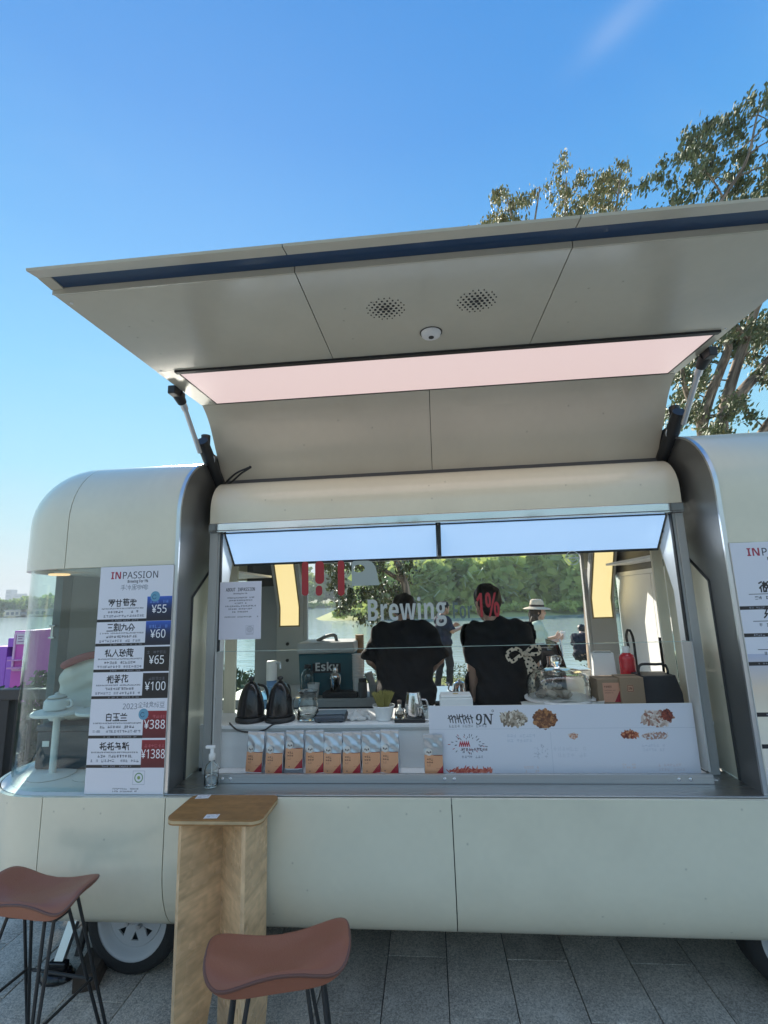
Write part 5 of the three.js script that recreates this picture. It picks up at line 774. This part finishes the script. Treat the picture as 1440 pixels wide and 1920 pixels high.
  part(root, 'shoes', merge(legs.map((l) => { const q = capsules([[m([l.an[0], l.an[1] - .045, l.an[2] - .02]), m([l.an[0], l.an[1] - .06, l.an[2] + .15]), .045 * s, .036 * s]], .01), b = m([l.an[0], l.an[1] - .05, l.an[2] + .06]); return nets((x, y, z) => Math.max(q(x, y, z), m([0, l.an[1] - .0895, 0])[1] - y), b.map((v) => v - .17), b.map((v) => v + .17), .012); })), o.shoes ?? M.black);
  root.userData.head = undefined; delete root.userData.head; return { root, s, tf, m, bend };
}
{
  const blk = cloth([.006, .006, .008]), jean = cloth([.03, .035, .05]);
  const qa = at(757, 1200, -3.36), A = person({ pos: [qa.x, .381, -3.36], turn: PI, h: 1.48, label: 'barista in a black T-shirt bending over the far counter, back turned, beside the cool box', shirt: blk, trousers: cloth([.012, .013, .017]), sleeve: 1.0, loose: .046, hem: .70, J: { lean: .16, head: [0, 1.53, .24], tilt: .5, neck: [0, 1.44, 0], elL: [-.265, 1.16, .09], elR: [.27, 1.16, .10], wrL: [-.17, 1.0, .32], wrR: [.20, 1.02, .32], hfL: [.4, -.2, 1], hnL: [0, 1, .2], hfR: [-.4, -.2, 1], hnR: [0, 1, .2] } });
  const qb = at(936, 1200, -3.34), B = person({ pos: [qb.x, .381, -3.28], turn: PI + .25, h: 1.49, label: 'barista in a black top with a spotted ribbon bow tied at the back', shirt: blk, trousers: jean, sleeve: .98, loose: .026, hem: .82, hair: 'bun', J: { lean: .06, side: .02, head: [.06, 1.565, .07], tilt: .18, face: .2, neck: [.03, 1.44, 0], elL: [-.245, 1.12, .0], elR: [.215, 1.12, .02], wrL: [-.235, .93, .19], wrR: [.20, .90, .10], hfL: [.3, -.3, 1], hnL: [0, 1, .2], hfR: [.1, -.8, .5], hnR: [1, 0, .2] } });
  // spotted ribbon: bow and two tails
  const rib = new THREE.MeshStandardMaterial({ roughness: .9, side: THREE.DoubleSide, map: tex(128, 128, (g) => { g.fillStyle = '#cbbda8'; g.fillRect(0, 0, 128, 128); g.fillStyle = '#161414'; for (let i = 0; i < 4; i++) for (let k = 0; k < 4; k++) { g.beginPath(); g.arc(16 + i * 32 + (k & 1) * 16 - 8, 16 + k * 32, 8, 0, 7); g.fill(); } }, [9, 9]) });
  const strip = (pts, w) => { const c = new THREE.CatmullRomCurve3(pts.map((p) => V(...p))), n = 24, P = [], I = [], U = []; for (let i = 0; i <= n; i++) { const p = c.getPoint(i / n), t = c.getTangent(i / n), sd = V(0, 0, 1).cross(t).normalize().multiplyScalar(w / 2); if (sd.length() < 1e-4) sd.set(w / 2, 0, 0); for (const k of [-1, 1]) for (const z of [0, .002]) { P.push(p.x + sd.x * k, p.y + sd.y * k, p.z + z); U.push((k + 1) * w * .5, i / n * c.getLength()); } } for (let i = 0; i < n; i++) { const a = i * 4, b = a + 4; I.push(a, b, a + 2, a + 2, b, b + 2, a + 1, a + 3, b + 1, a + 3, b + 3, b + 1, a, a + 1, b, a + 1, b + 1, b, a + 2, b + 2, a + 3, a + 3, b + 2, b + 3); } const g = new THREE.BufferGeometry(); g.setAttribute('position', new THREE.Float32BufferAttribute(P, 3)); g.setAttribute('uv', new THREE.Float32BufferAttribute(U, 2)); g.setIndex(I); g.computeVertexNormals(); return g; };
  const bx = -.085, by = 1.065, bz = -.165;
  part(B.root, 'ribbon_bow', merge([strip([[bx, by, bz], [bx + .07, by + .035, bz - .02], [bx + .12, by + .005, bz - .01], [bx + .10, by - .04, bz - .02], [bx + .05, by - .01, bz - .03], [bx, by, bz - .01]], .022), strip([[bx, by, bz], [bx - .05, by + .045, bz - .02], [bx - .10, by + .03, bz], [bx - .08, by, bz - .02], [bx, by, bz - .01]], .022), new THREE.SphereGeometry(.018, 12, 10).translate(bx, by, bz - .01)]), rib);
  part(B.root, 'ribbon_tail', strip([[bx, by, bz], [bx - .015, by - .10, bz - .02], [bx - .02, by - .22, bz - .015], [bx - .035, by - .34, bz - .02]], .034), rib); part(B.root, 'ribbon_tail', strip([[bx, by, bz], [bx - .06, by - .08, bz], [bx - .115, by - .20, bz + .005], [bx - .15, by - .38, bz + .01]], .034), rib);
  part(B.root, 'apron', (() => { const f = capsules([[[-.11, 1.16, 0], [.11, 1.16, 0], .155, .155], [[-.09, .86, 0], [.09, .86, 0], .165, .165], [[-.09, .55, .0], [.09, .55, 0], .16, .16]], .05); return nets((x, y, z) => Math.max(f(x, y, z), -(f(x, y, z) + .012), .02 - z, y - 1.25, .50 - y), [-.32, .44, -.05], [.32, 1.3, .24], .012); })(), cloth([.016, .016, .018]));
  const qw = at(1006, 1160, -8.0), W = person({ pos: [qw.x, -.045, -8.0], turn: PI / 2 - .15, h: 1.70, hair: 'long', hairMat: std([.03, .018, .013], .5), label: 'woman in a straw hat and pale green blouse, seen in profile through the far window', shirt: cloth([.50, .60, .48]), trousers: cloth([.40, .38, .34]), sleeve: 1.5, loose: .03, hem: .78, skin: std([.55, .36, .27], .55), J: { head: [0, 1.575, .03], elL: [-.24, 1.10, .05], elR: [.24, 1.10, .05], wrL: [-.07, 1.14, .27], wrR: [.09, 1.18, .27], hfL: [.3, .5, 1], hnL: [-.3, 0, 1], hfR: [-.2, .5, 1], hnR: [.3, 0, 1] } });
  const hp = W.tf([0, .085, -.01]);
  const hat = part(W.root, 'straw_hat', lathe([[0, .125], [.06, .122], [.092, .10], [.104, .03], [.108, .0], [.175, -.018], [.20, -.035], [.199, -.040], [.17, -.026], [.103, -.006], [.098, .03], [.086, .096], [0, .118]], 40).scale(1, 1, 1.08), std([.62, .52, .38], .9)); hat.position.set(...hp); hat.rotation.x = .05;
  part(hat, 'hat_band', lathe([[.1065, .004], [.1085, .004], [.1062, .034], [.104, .034]], 40).scale(1, 1, 1.08), std([.05, .03, .025], .8));
  const wb = thing('paper_cup', 'white takeaway cup held by the woman in the straw hat', 'cup', W.root.localToWorld(V(.01, 1.155, .375)).toArray()); part(wb, 'cup', lathe([[0, 0], [.028, 0], [.038, .10], [.036, .10], [.026, .004], [0, .004]], 24), M.plastic); part(wb, 'lid', cyl(.039, .039, .012, 0, .107, 0, 24), M.white);
  const qm = at(832, 1200, -10.4), Mn = person({ pos: [qm.x, -.045, -10.4], turn: PI / 2 + .5, h: 1.74, label: 'man in dark uniform and cap standing on the grass between the two baristas', shirt: cloth([.018, .024, .045]), trousers: cloth([.015, .016, .02]), sleeve: .9, hem: .88, J: { head: [0, 1.585, .05], elL: [-.26, 1.14, .06], elR: [.26, 1.20, .12], wrL: [-.16, 1.18, .30], wrR: [.18, 1.22, .34], hfL: [.2, .2, 1], hnL: [-1, 0, 0], hfR: [-.2, .2, 1], hnR: [1, 0, 0], knL: [-.10, .49, .06], anL: [-.10, .09, .02], knR: [.10, .49, -.05], anR: [.10, .09, -.14] } });
  const ch = Mn.tf([0, .05, -.01]), cap = part(Mn.root, 'cap', merge([lathe([[.106, 0], [.107, .03], [.095, .075], [.05, .10], [0, .105]], 28), cyl(.085, .085, .008, 0, .012, .095, 24).scale(1, 1, 1)]), cloth([.012, .014, .02])); cap.position.set(...ch);
  const qs = at(1096, 1262, -12.8); person({ pos: [qs.x, -.62, -12.8], turn: PI - .4, h: 1.7, label: 'person in dark clothes sitting on the bank, seen from behind next to the steel pan', shirt: cloth([.012, .014, .028]), trousers: cloth([.02, .02, .03]), sleeve: 1.8, loose: .04, hem: .8, J: { seat: 1, lean: .35, head: [0, 1.50, .32], tilt: .3, knL: [-.14, 1.16, .38], anL: [-.13, .78, .52], knR: [.14, 1.16, .38], anR: [.13, .78, .52], elL: [-.24, 1.16, .30], elR: [.24, 1.16, .30], wrL: [-.10, 1.12, .50], wrR: [.10, 1.12, .50], hfL: [1, 0, .3], hnL: [0, 1, 0], hfR: [-1, 0, .3], hnR: [0, 1, 0] } });
}
// ---------- bank, lake, far shore ----------
{
  const bank = new THREE.PlaneGeometry(80, 6, 160, 24).rotateX(-PI / 2), p = bank.attributes.position, r = rngOf(41);
  for (let i = 0; i < p.count; i++) { const z = p.getZ(i) - 12.4; const t = Math.max(0, Math.min(1, (-11.6 - z) / 2.6)); p.setXYZ(i, p.getX(i), -.035 - .75 * t * t * (3 - 2 * t) + (r() - .5) * .02, z + (r() - .5) * .05); }
  bank.computeVertexNormals(); const uv = bank.attributes.uv; for (let i = 0; i < uv.count; i++) uv.setXY(i, p.getX(i), p.getZ(i));
  struct('bank', bank, std([.33, .35, .12], .95, { map: grassT }));
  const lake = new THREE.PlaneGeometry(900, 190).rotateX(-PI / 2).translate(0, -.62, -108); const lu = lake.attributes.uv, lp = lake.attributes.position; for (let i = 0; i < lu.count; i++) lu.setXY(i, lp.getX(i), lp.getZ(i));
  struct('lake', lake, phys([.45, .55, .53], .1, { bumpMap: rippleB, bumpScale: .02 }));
  struct('lake_bed', box(-450, -3, -203, 450, -2.5, -9.6), std([.06, .06, .05], 1));
  const sh = new THREE.PlaneGeometry(1000, 260, 120, 12).rotateX(-PI / 2), sp = sh.attributes.position; for (let i = 0; i < sp.count; i++) { const z = sp.getZ(i) - 310; sp.setXYZ(i, sp.getX(i), -.8 + Math.min(1, (-180 - z) / 8) * 1.4 + Math.max(0, -200 - z) * .02 + (r() - .5) * .2, z); } sh.computeVertexNormals();
  struct('far_bank', sh, std([.22, .23, .10], .95));
  const ws = new THREE.PlaneGeometry(110, 60, 110, 14).rotateX(-PI / 2), wp = ws.attributes.position;
  for (let i = 0; i < wp.count; i++) { const x = wp.getX(i) + 38, z = wp.getZ(i) - 88, e = Math.min(1, Math.max(0, (-59 - z + 2 * Math.sin(x * .21)) / 5)) * Math.min(1, Math.max(0, (x + 15 - (z + 60) * .3) / 6)); wp.setXYZ(i, x, -.9 + e * 1.05 + (r() - .5) * .1, z); } ws.computeVertexNormals();
  struct('wooded_shore', ws, std([.34, .36, .13], .95));
  // leaf clump shared by everything far away
  const Q = []; for (let i = 0; i < 36; i++) { const g = new THREE.PlaneGeometry(.55 + r() * .3, .42 + r() * .2); g.rotateX(r() * 6).rotateY(r() * 6); const d = V(r() - .5, r() - .5, r() - .5).normalize().multiplyScalar(.35 + r() * .65); Q.push(g.translate(d.x, d.y, d.z)); } const clump = merge(Q);
  const leafM = new THREE.MeshPhysicalMaterial({ color: 0xffffff, roughness: .95, side: THREE.DoubleSide, transmission: .5, thickness: 0 });
  const spots = []; const tk = [];
  const tree = (x, z, h, w, hue, y0 = .6) => { tk.push(rod([x, y0 - 1, z], [x + (r() - .5), y0 + h * .6, z], .14, .06, 6)); for (let i = 0; i < 26; i++) { const a = r() * 6.28, q = Math.sqrt(r()), t = r(); spots.push([x + Math.cos(a) * q * w * (1 - t * .5), y0 + h * (.22 + t * .74), z + Math.sin(a) * q * w * .7, .9 + r() * 1.1, hue + (r() - .5) * .25]); } };
  for (let i = 0; i < 150; i++) { const x = -75 + i * 1.1 + (r() - .5) * 2; const far = r(); tree(x, -184 - far * 40, (x < -8 ? 9 : 12.5) + r() * 4 + far * 5, 2.2 + r() * 1.6, .2 + r() * .7); }
  for (let i = 0; i < 120; i++) { const x = -260 + i * 1.6; tree(x, -188 - r() * 30, 4 + r() * 4.5, 2.4 + r() * 1.4, .1 + r() * .5); }
  for (let i = 0; i < 90; i++) tree(85 + i * 1.8, -186 - r() * 30, 6 + r() * 5, 2.4, .2 + r() * .6);
  for (let i = 0; i < 120; i++) { const d2 = r() * r(), x = -11 + r() * 48; tree(x, -64 - d2 * 26, 4.0 + r() * 2.2 + d2 * 3 + Math.max(0, x) * .03, 1.3 + r() * .8, .45 + r() * .6, .1); }
  for (let i = 0; i < 420; i++) spots.push([-12 + r() * 50, .2 + r() * .35, -60.2 - r() * 3, .25 + r() * .4, .7 + r() * .5]);
  for (let i = 0; i < 500; i++) spots.push([-220 + r() * 330, .2 + r() * .8, -181.5 - r() * 3, .5 + r() * .7, .5 + r() * .5]);
  const im = new THREE.InstancedMesh(clump, leafM, spots.length), mt = new THREE.Matrix4(), q = new THREE.Quaternion(), e = new THREE.Euler(), c = new THREE.Color();
  spots.forEach(([x, y, z, s, h], i) => { e.set(r() * 6, r() * 6, r() * 6); mt.compose(V(x, y, z), q.setFromEuler(e), V(s, s, s)); im.setMatrixAt(i, mt); const t = Math.max(0, Math.min(1, h)); c.setRGB(.20 + .30 * t, .31 + .26 * t, .11 + .03 * t); im.setColorAt(i, c); });
  im.name = 'far_woodland'; im.userData = { kind: 'stuff', label: 'hazy green wood along the far shore of the lake', category: 'woodland' }; shadows(im); scene.add(im);
  const ft = shadows(new THREE.Mesh(merge(tk), std([.20, .17, .13], .9))); ft.name = 'woodland_trunks'; ft.userData = { kind: 'stuff', label: 'thin pale trunks in the wood on the far shore', category: 'tree trunks' }; scene.add(ft);
  // pale towers of a far town, and low shore buildings
  for (const [px, w, h, lb] of [[14, 7, 26, 'faint tower block on the far skyline, left one of the pair'], [32, 9, 21, 'faint tower block on the far skyline, right one of the pair']]) { const a = at(px, 1130, -520), o = thing('tower_block', lb, 'tower block', [a.x, .5, -520]); part(o, 'wall', box(-w / 2, 0, -8, w / 2, h, 0), std([.42, .42, .42], .8)); for (let k = 0; k < 6; k++) part(o, 'window', box(-w * .4, h * (.14 + k * .14), .002, w * .4, h * (.14 + k * .14) + 1.2, .06), std([.20, .23, .26], .3)); }
  for (const [px, w, lb] of [[8, 9, 'low pale shore building behind the trees, left of the purple kiosk'], [46, 12, 'low pale shore building with a flat roof above the kiosk']]) { const a = at(px, 1150, -176), o = thing('shore_building', lb, 'building', [a.x, -.2, -181]); part(o, 'wall', box(-w / 2, 0, -6, w / 2, 2.3, 0), std([.55, .50, .40], .8)); part(o, 'roof', box(-w / 2 - .3, 2.301, -6.3, w / 2 + .3, 2.6, .3), std([.40, .38, .34], .8)); for (let k = 0; k < 4; k++) part(o, 'window', box(-w * .42 + k * w * .22, .6, .002, -w * .42 + k * w * .22 + w * .14, 1.7, .05), std([.10, .11, .12], .3)); }
  // shrubs at the water's edge and hedge behind the trailer
  const leafy = (name, label, cat, list, size, col, seed) => { const rr2 = rngOf(seed), n = new THREE.InstancedMesh(leafGeo(), std([1, 1, 1], .6, { side: THREE.DoubleSide }), list.length); list.forEach(([x, y, z], i) => { e.set(rr2() * 6, rr2() * 6, rr2() * 6); const s = size * (.7 + rr2() * .6); mt.compose(V(x, y, z), q.setFromEuler(e), V(s, s, s)); n.setMatrixAt(i, mt); const k = .6 + rr2() * .8; c.setRGB(col[0] * k, col[1] * k, col[2] * k); n.setColorAt(i, c); }); n.name = name; n.userData = { kind: 'stuff', label, category: cat }; shadows(n); scene.add(n); return n; };
  const strip2 = (x0, x1, z0, z1, h, n, y0 = 0) => Array.from({ length: n }, () => { const x = x0 + r() * (x1 - x0), k = .6 + .4 * Math.sin(x * 2.3) * Math.sin(x * 1.1 + 1); return [x, y0 + r() * h * (.5 + .5 * k), z0 + r() * (z1 - z0)]; });
  leafy('lakeside_shrubs', 'low green shrubs growing along the edge of the lake', 'shrubs', strip2(-9, 9, -14.2, -13.4, .62, 9000, -.62), .085, [.075, .11, .035], 3);
  leafy('bank_grass', 'short sunlit grass on the bank behind the trailer', 'grass', strip2(-6, 6, -13.3, -10.2, .07, 9000, -.04).map(([x, y, z]) => [x, y - (z < -11.6 ? .75 * ((a) => a * a * (3 - 2 * a))(Math.min(1, (-11.6 - z) / 2.6)) : 0), z]), .05, [.20, .24, .06], 4);
  leafy('hedge', 'dark leafy hedge seen through the far corner of the trailer', 'hedge', [...strip2(-5.6, -2.2, -6.9, -6.3, 1.15, 5200), ...strip2(2.6, 4.6, -6.8, -6.2, 1.5, 3800)], .10, [.05, .085, .03], 5);
  leafy('planting', 'dark planting behind the fence on the left', 'shrubs', strip2(-9, -3.0, -5.3, -4.35, 1.02, 7000), .09, [.04, .065, .026], 6);
}
function leafGeo() { const g = new THREE.BufferGeometry(); g.setAttribute('position', new THREE.Float32BufferAttribute([0, -.5, 0, .22, -.1, .07, .2, .2, .06, 0, .6, -.04, -.2, .2, .06, -.22, -.1, .07, 0, 0, -.02], 3)); g.setAttribute('uv', new THREE.Float32BufferAttribute(new Float32Array(14), 2)); g.setIndex([0, 1, 6, 1, 2, 6, 2, 3, 6, 3, 4, 6, 4, 5, 6, 5, 0, 6]); g.computeVertexNormals(); return g; }
// ---------- fence and kiosk at the left ----------
{
  const z = -4.05, top = at(30, 1291, z).y, f = thing('fence', 'dark railing with close upright bars left of the trailer', 'fence', [-4.6, 0, z]), br = std([.045, .042, .042], .7);
  part(f, 'top_rail', box(-2.4, top - .085, -.05, 1.55, top, .05, .006), std([.06, .055, .055], .6)); part(f, 'bottom_rail', box(-2.4, .06, -.02, 1.55, .10, .02, .004), br);
  for (let x = -2.35; x < 1.5; x += .125) part(f, 'bar', box(x, .1005, -.011, x + .022, top - .0855, .011), br); for (const x of [-2.1, -.6, .9]) part(f, 'post', box(x, 0, -.045, x + .09, top - .0857, .045, .004), br);
  const a = at(24, 1183, -8), b = at(58, 1275, -8), o = thing('kiosk', 'purple and pink sales kiosk with a bright framed sign, by the lake beyond the fence', 'kiosk', [a.x + .3, -.045, -8.2]);
  const pk = phys([.62, .11, .48], .4), pu = phys([.36, .12, .60], .4), X = (px) => at(px, 1200, -8).x - o.position.x, Y = (py) => at(30, py, -8).y + .045;
  part(o, 'tall_panel', box(X(26), 0, -.9, X(57), Y(1183), .2, .01), pk);
  part(o, 'frame', ext((() => { const s = roundRect(X(55.5) - X(27.5), Y(1185) - Y(1258), .05, (X(55.5) + X(27.5)) / 2, (Y(1185) + Y(1258)) / 2); s.holes.push(roundRect(X(55.5) - X(27.5) - .07, Y(1185) - Y(1258) - .07, .04, (X(55.5) + X(27.5)) / 2, (Y(1185) + Y(1258)) / 2)); return s; })(), .02).translate(0, 0, .2005), std([.72, .45, .66], .5));
  const sg = part(o, 'sign', box(X(33), Y(1208), .2, X(50.5), Y(1189), .225, .004), std([.70, .62, .70], .5)); part(sg, 'sign_text', merge([1193, 1197.5, 1203].map((y, i) => box(X(36), Y(y + .9), .2252, X(36 + [10, 8, 11][i]), Y(y - .5), .228))), std([.25, .10, .24], .6));
  part(o, 'shelf', merge([box(X(28), Y(1238), .2005, X(50), Y(1236), .32), box(X(28), Y(1253), .2005, X(50), Y(1250), .32)]), std([.66, .30, .60], .5));
  part(o, 'side_block', merge([box(X(6), Y(1214), -.6, X(25.5), Y(1197), .1, .01), box(X(-30), 0, -.6, X(6.5) - .004, Y(1213), .1, .01), box(X(6.5), 0, -.6, X(25.5), Y(1232), .1, .01), box(X(22), Y(1231.8), -.6, X(25.5), Y(1214.3), .1)]), pu); part(o, 'niche', box(X(6.6), Y(1231.5), -.6, X(21.9), Y(1214.3), -.25), std([.22, .05, .12], .7)); part(o, 'goods', merge([new THREE.SphereGeometry(.1, 14, 10).translate(X(16), Y(1226), -.12)]), std([.30, .06, .05], .5));
}
// ---------- trees ----------
function growTree(name, label, base, skel, targets, o) {
  const r = rngOf(o.seed), root = thing(name, label, 'tree', base), rel = (p) => p.clone().sub(root.position), nodes = [], geos = [];
  for (const [pts, r0, r1] of skel) { const c = new THREE.CatmullRomCurve3(pts.map(rel)), n = 28; const g = new THREE.TubeGeometry(c, n, 1, 10, false), p = g.attributes.position; for (let i = 0; i <= n; i++) { const q = c.getPointAt(i / n), rad = (r0 + (r1 - r0) * i / n); for (let k = 0; k <= 10; k++) { const id = i * 11 + k, v = V(p.getX(id), p.getY(id), p.getZ(id)).sub(q).multiplyScalar(rad * (1 + .12 * Math.sin(k * 1.9 + i * .5))).add(q); p.setXYZ(id, v.x, v.y, v.z); } if (i > 4) nodes.push({ p: q.clone(), r: rad }); } g.computeVertexNormals(); geos.push(g); }
  part(root, 'trunk', geos.length > 1 ? merge(geos) : geos[0], o.bark);
  const leaves = [], tw = []; const T = targets.map(rel); const dist = (p) => Math.min(...nodes.map((n) => n.p.distanceTo(p))); T.sort((a, b) => dist(a) - dist(b));
  for (const t of T) {
    let best = null, bd = 1e9; for (const n of nodes) { const d = n.p.distanceTo(t) + Math.max(0, n.p.y - t.y) * .7 - n.r * 1.5; if (d < bd) { bd = d; best = n; } }
    const L = best.p.distanceTo(t), mid = best.p.clone().lerp(t, .5).add(V((r() - .5) * L * .25, L * .10, (r() - .5) * L * .25)), c = new THREE.CatmullRomCurve3([best.p, mid, t]), ra = Math.min(best.r * .8, .010 + L * .012);
    const n = 6, g = new THREE.TubeGeometry(c, n, 1, 5, false), p = g.attributes.position; for (let i = 0; i <= n; i++) { const q = c.getPointAt(i / n), rad = ra * (1 - i / n * .75); for (let k = 0; k <= 5; k++) { const id = i * 6 + k, v = V(p.getX(id), p.getY(id), p.getZ(id)).sub(q).multiplyScalar(rad).add(q); p.setXYZ(id, v.x, v.y, v.z); } if (i > 1) nodes.push({ p: q.clone(), r: rad }); } tw.push(g);
    const m = Math.round(o.leaves * (.7 + r() * .6)); for (let i = 0; i < m; i++) { const k = 1 - r() * r() * .6, q = c.getPointAt(k).add(V(r() - .5, r() - .5, r() - .5).multiplyScalar(o.spread * (1.15 - k * .3) * 2 * Math.pow(r(), .6))); leaves.push(q); }
  }
  part(root, 'branches', merge(tw), o.bark);
  const im = new THREE.InstancedMesh(leafGeo(), o.leafMat, leaves.length), mt = new THREE.Matrix4(), q = new THREE.Quaternion(), e = new THREE.Euler(), c = new THREE.Color();
  leaves.forEach((p, i) => { e.set(1.2 + (r() - .5) * 1.6, r() * 6.28, (r() - .5) * 1.4); const s = o.size * (.65 + r() * .7); mt.compose(p, q.setFromEuler(e), V(s, s, s)); im.setMatrixAt(i, mt); const k = .6 + r() * .8, y = r() < o.yellow ? 1 : 0; c.setRGB(o.col[0] * k * (1 + y * .45), o.col[1] * k * (1 + y * .15), o.col[2] * k); im.setColorAt(i, c); });
  im.name = 'crown'; im.userData.kind = 'stuff'; shadows(im); root.add(im); return root;
}
{
  const leafMat = new THREE.MeshPhysicalMaterial({ color: 0xffffff, roughness: .6, side: THREE.DoubleSide, transmission: .35, thickness: 0 }), bark = std([.74, .60, .48], .9, { map: barkT });
  const r = rngOf(99), env = (x) => { const K = [[870, 430], [905, 405], [935, 330], [960, 372], [1010, 330], [1060, 272], [1085, 300], [1110, 330], [1165, 285], [1190, 330], [1215, 262], [1260, 258], [1300, 225], [1340, 200], [1390, 190], [1415, 150], [1500, 110], [1700, 120], [1900, 300]]; let k = 0; while (k < K.length - 2 && K[k + 1][0] < x) k++; const t = (x - K[k][0]) / (K[k + 1][0] - K[k][0]); return K[k][1] + (K[k + 1][1] - K[k][1]) * t; };
  // the big tree at the right
  const Z = -7.4, b0 = at(1400, 900, Z), base = [b0.x, -.045, Z], A = (px, py, z = Z) => at(px, py, z);
  const skel = [
    [[V(b0.x, -.1, Z), A(1372, 1000), A(1352, 810), A(1378, 700), A(1398, 640), A(1420, 570), A(1470, 470), A(1500, 330)], .135, .03],
    [[A(1352, 850), A(1318, 815, -7.3), A(1325, 760, -7.2), A(1352, 690, -7.1), A(1366, 650, -7.0), A(1345, 600, -6.8), A(1290, 520, -6.6), A(1240, 430, -6.4)], .085, .022],
    [[A(1365, 770), A(1400, 725, -7.6), A(1430, 690, -7.9), A(1480, 620, -8.2), A(1560, 500, -8.4)], .09, .03],
    [[A(1365, 1000), A(1420, 830, -7.2), A(1470, 760, -7.0), A(1560, 650, -6.8)], .10, .04],
    [[A(1400, 640), A(1378, 610, -7.2), A(1350, 560, -7.0), A(1330, 430, -6.8), A(1400, 300, -6.8), A(1420, 215, -6.8)], .055, .012],
    [[A(1318, 800, -7.3), A(1300, 770, -7.1), A(1283, 720, -6.9), A(1275, 640, -6.8)], .045, .018]];
  const T = [];
  while (T.length < 320) { const px = 1185 + Math.pow(r(), .8) * 520, py = 130 + r() * 520; if (py < env(px) + 14) continue; if (py > 540 && r() < .72) continue; T.push(at(px, py, -6.2 - r() * 2.4)); }
  for (const [x, y, n, w, h] of [[1285, 735, 26, 36, 62], [1385, 765, 9, 26, 22], [1350, 812, 8, 26, 14], [1425, 640, 12, 40, 50], [1360, 640, 8, 30, 30], [1440, 700, 5, 20, 16], [1315, 640, 6, 14, 26]]) for (let i = 0; i < n; i++) T.push(at(x + (r() - .5) * 2 * w, y + (r() - .5) * 2 * h, -6.6 - r() * 1.6));
  growTree('broadleaf_tree', 'big dark leaved tree with forking pale limbs behind the trailer, at the right', base, skel, T, { seed: 4, bark, leafMat, leaves: 76, spread: .175, size: .078, col: [.15, .185, .085], yellow: .12 });
  // lighter tree further back
  const Zb = -9.6, c0 = at(1080, 900, Zb), B = (px, py, z = Zb) => at(px, py, z), T2 = [];
  while (T2.length < 270) { const px = 880 + r() * 300, py = 265 + r() * 330; if (py < env(px) + 10) continue; if (py < 420 && r() < .35 && Math.sin(px * .07) > .2) continue; T2.push(at(px, py, -8.8 - r() * 1.8)); }
  growTree('broadleaf_tree', 'lighter sunlit tree with sparse upright twigs above the awning', [c0.x, -.045, Zb], [[[V(c0.x, -.1, Zb), B(1085, 800), B(1060, 600), B(1060, 480), B(1062, 340)], .16, .02], [[B(1075, 720), B(1010, 560), B(975, 460), B(950, 370)], .07, .012], [[B(1070, 650), B(1120, 540), B(1150, 420), B(1165, 320)], .07, .012], [[B(1010, 560), B(1000, 450), B(1012, 350)], .04, .012]], T2, { seed: 6, bark, leafMat, leaves: 72, spread: .175, size: .074, col: [.24, .255, .115], yellow: .35 });
  // tree whose low leafy boughs hang into the view through the window
  const Zc = -9.2, d0 = at(775, 1100, Zc), C = (px, py, z = Zc) => at(px, py, z), T3 = []; while (T3.length < 120) { const u = r() * 2 - 1, v = r() * 2 - 1; if (u * u + v * v > 1) continue; T3.push(at(690 + u * 82, 1048 + v * 118, Zc - .8 + r() * 1.6)); }
  growTree('broadleaf_tree', 'rounded lakeside tree whose low boughs hang beside the bending barista', [d0.x, -.045, Zc], [[[V(d0.x, -.1, Zc), C(770, 1180), C(755, 1080), C(720, 1000), C(700, 930)], .12, .03], [[C(757, 1090), C(700, 1060), C(660, 1050)], .05, .02]], T3, { seed: 8, bark, leafMat, leaves: 44, spread: .17, size: .10, col: [.085, .11, .04], yellow: .22 });
  const Vs = []; while (Vs.length < 70) { const v = V(r() * 2 - 1, r() * 2 - 1, r() * 2 - 1); if (v.length() < 1) Vs.push(V(-5.45 + v.x * .95, 3.25 + v.y * .85, -8.4 + v.z * .85)); }
  growTree('added_shade_tree', 'small dense tree added to shade the ground, unseen behind the end of the trailer', [-5.45, -.045, -8.4], [[[V(-5.45, -.1, -8.4), V(-5.4, 1.2, -8.4), V(-5.45, 2.2, -8.35), V(-5.45, 3.3, -8.4)], .07, .02]], Vs, { seed: 15, bark, leafMat, leaves: 60, spread: .2, size: .12, col: [.06, .09, .035], yellow: .1 });  // unseen tree added beyond the trailer end to keep the ground shaded
  // trees across the plaza, which the window panes mirror
  const mk = (x, z, h) => { const t = []; const q = rngOf(Math.round(x * 7 + 500)); for (let i = 0; i < 90; i++) { const a = q() * 6.28, u = Math.sqrt(q()), v = q(); t.push(V(x + Math.cos(a) * u * 2.4 * (1 - v * .4), h * (.10 + .88 * v), z + Math.sin(a) * u * 2.2)); } return [[[V(x, -.1, z), V(x + .2, h * .3, z), V(x, h * .55, z + .1), V(x + .1, h * .85, z)], .18, .05], t]; };
  const [sk, tg] = mk(0, 0, 4.4);
  const p0 = growTree('plaza_tree', 'tree across the plaza mirrored in the window, second from the left end', [0, 0, 0], [sk], tg, { seed: 12, bark, leafMat, leaves: 46, spread: .34, size: .22, col: [.055, .085, .032], yellow: .1 });
  p0.position.set(-6.0, -.045, 13); p0.userData.group = 'trees across the plaza'; [[-1.6, 14, 1.7, 'straight ahead of the serving window'], [2.6, 12.5, 3.1, 'second from the right end of the row'], [7.2, 13.5, 4.4, 'at the right end of the row'], [-11, 14, 5.2, 'at the left end of the row'], [.6, 11.6, .8, 'nearest to the trailer'], [-3.8, 12, 2.4, 'just left of the middle']].forEach(([x, z, t, w]) => copyOf(p0, [x, -.045, z], t, 'tree across the plaza mirrored in the window, ' + w));
}
renderer.render(scene, camera);
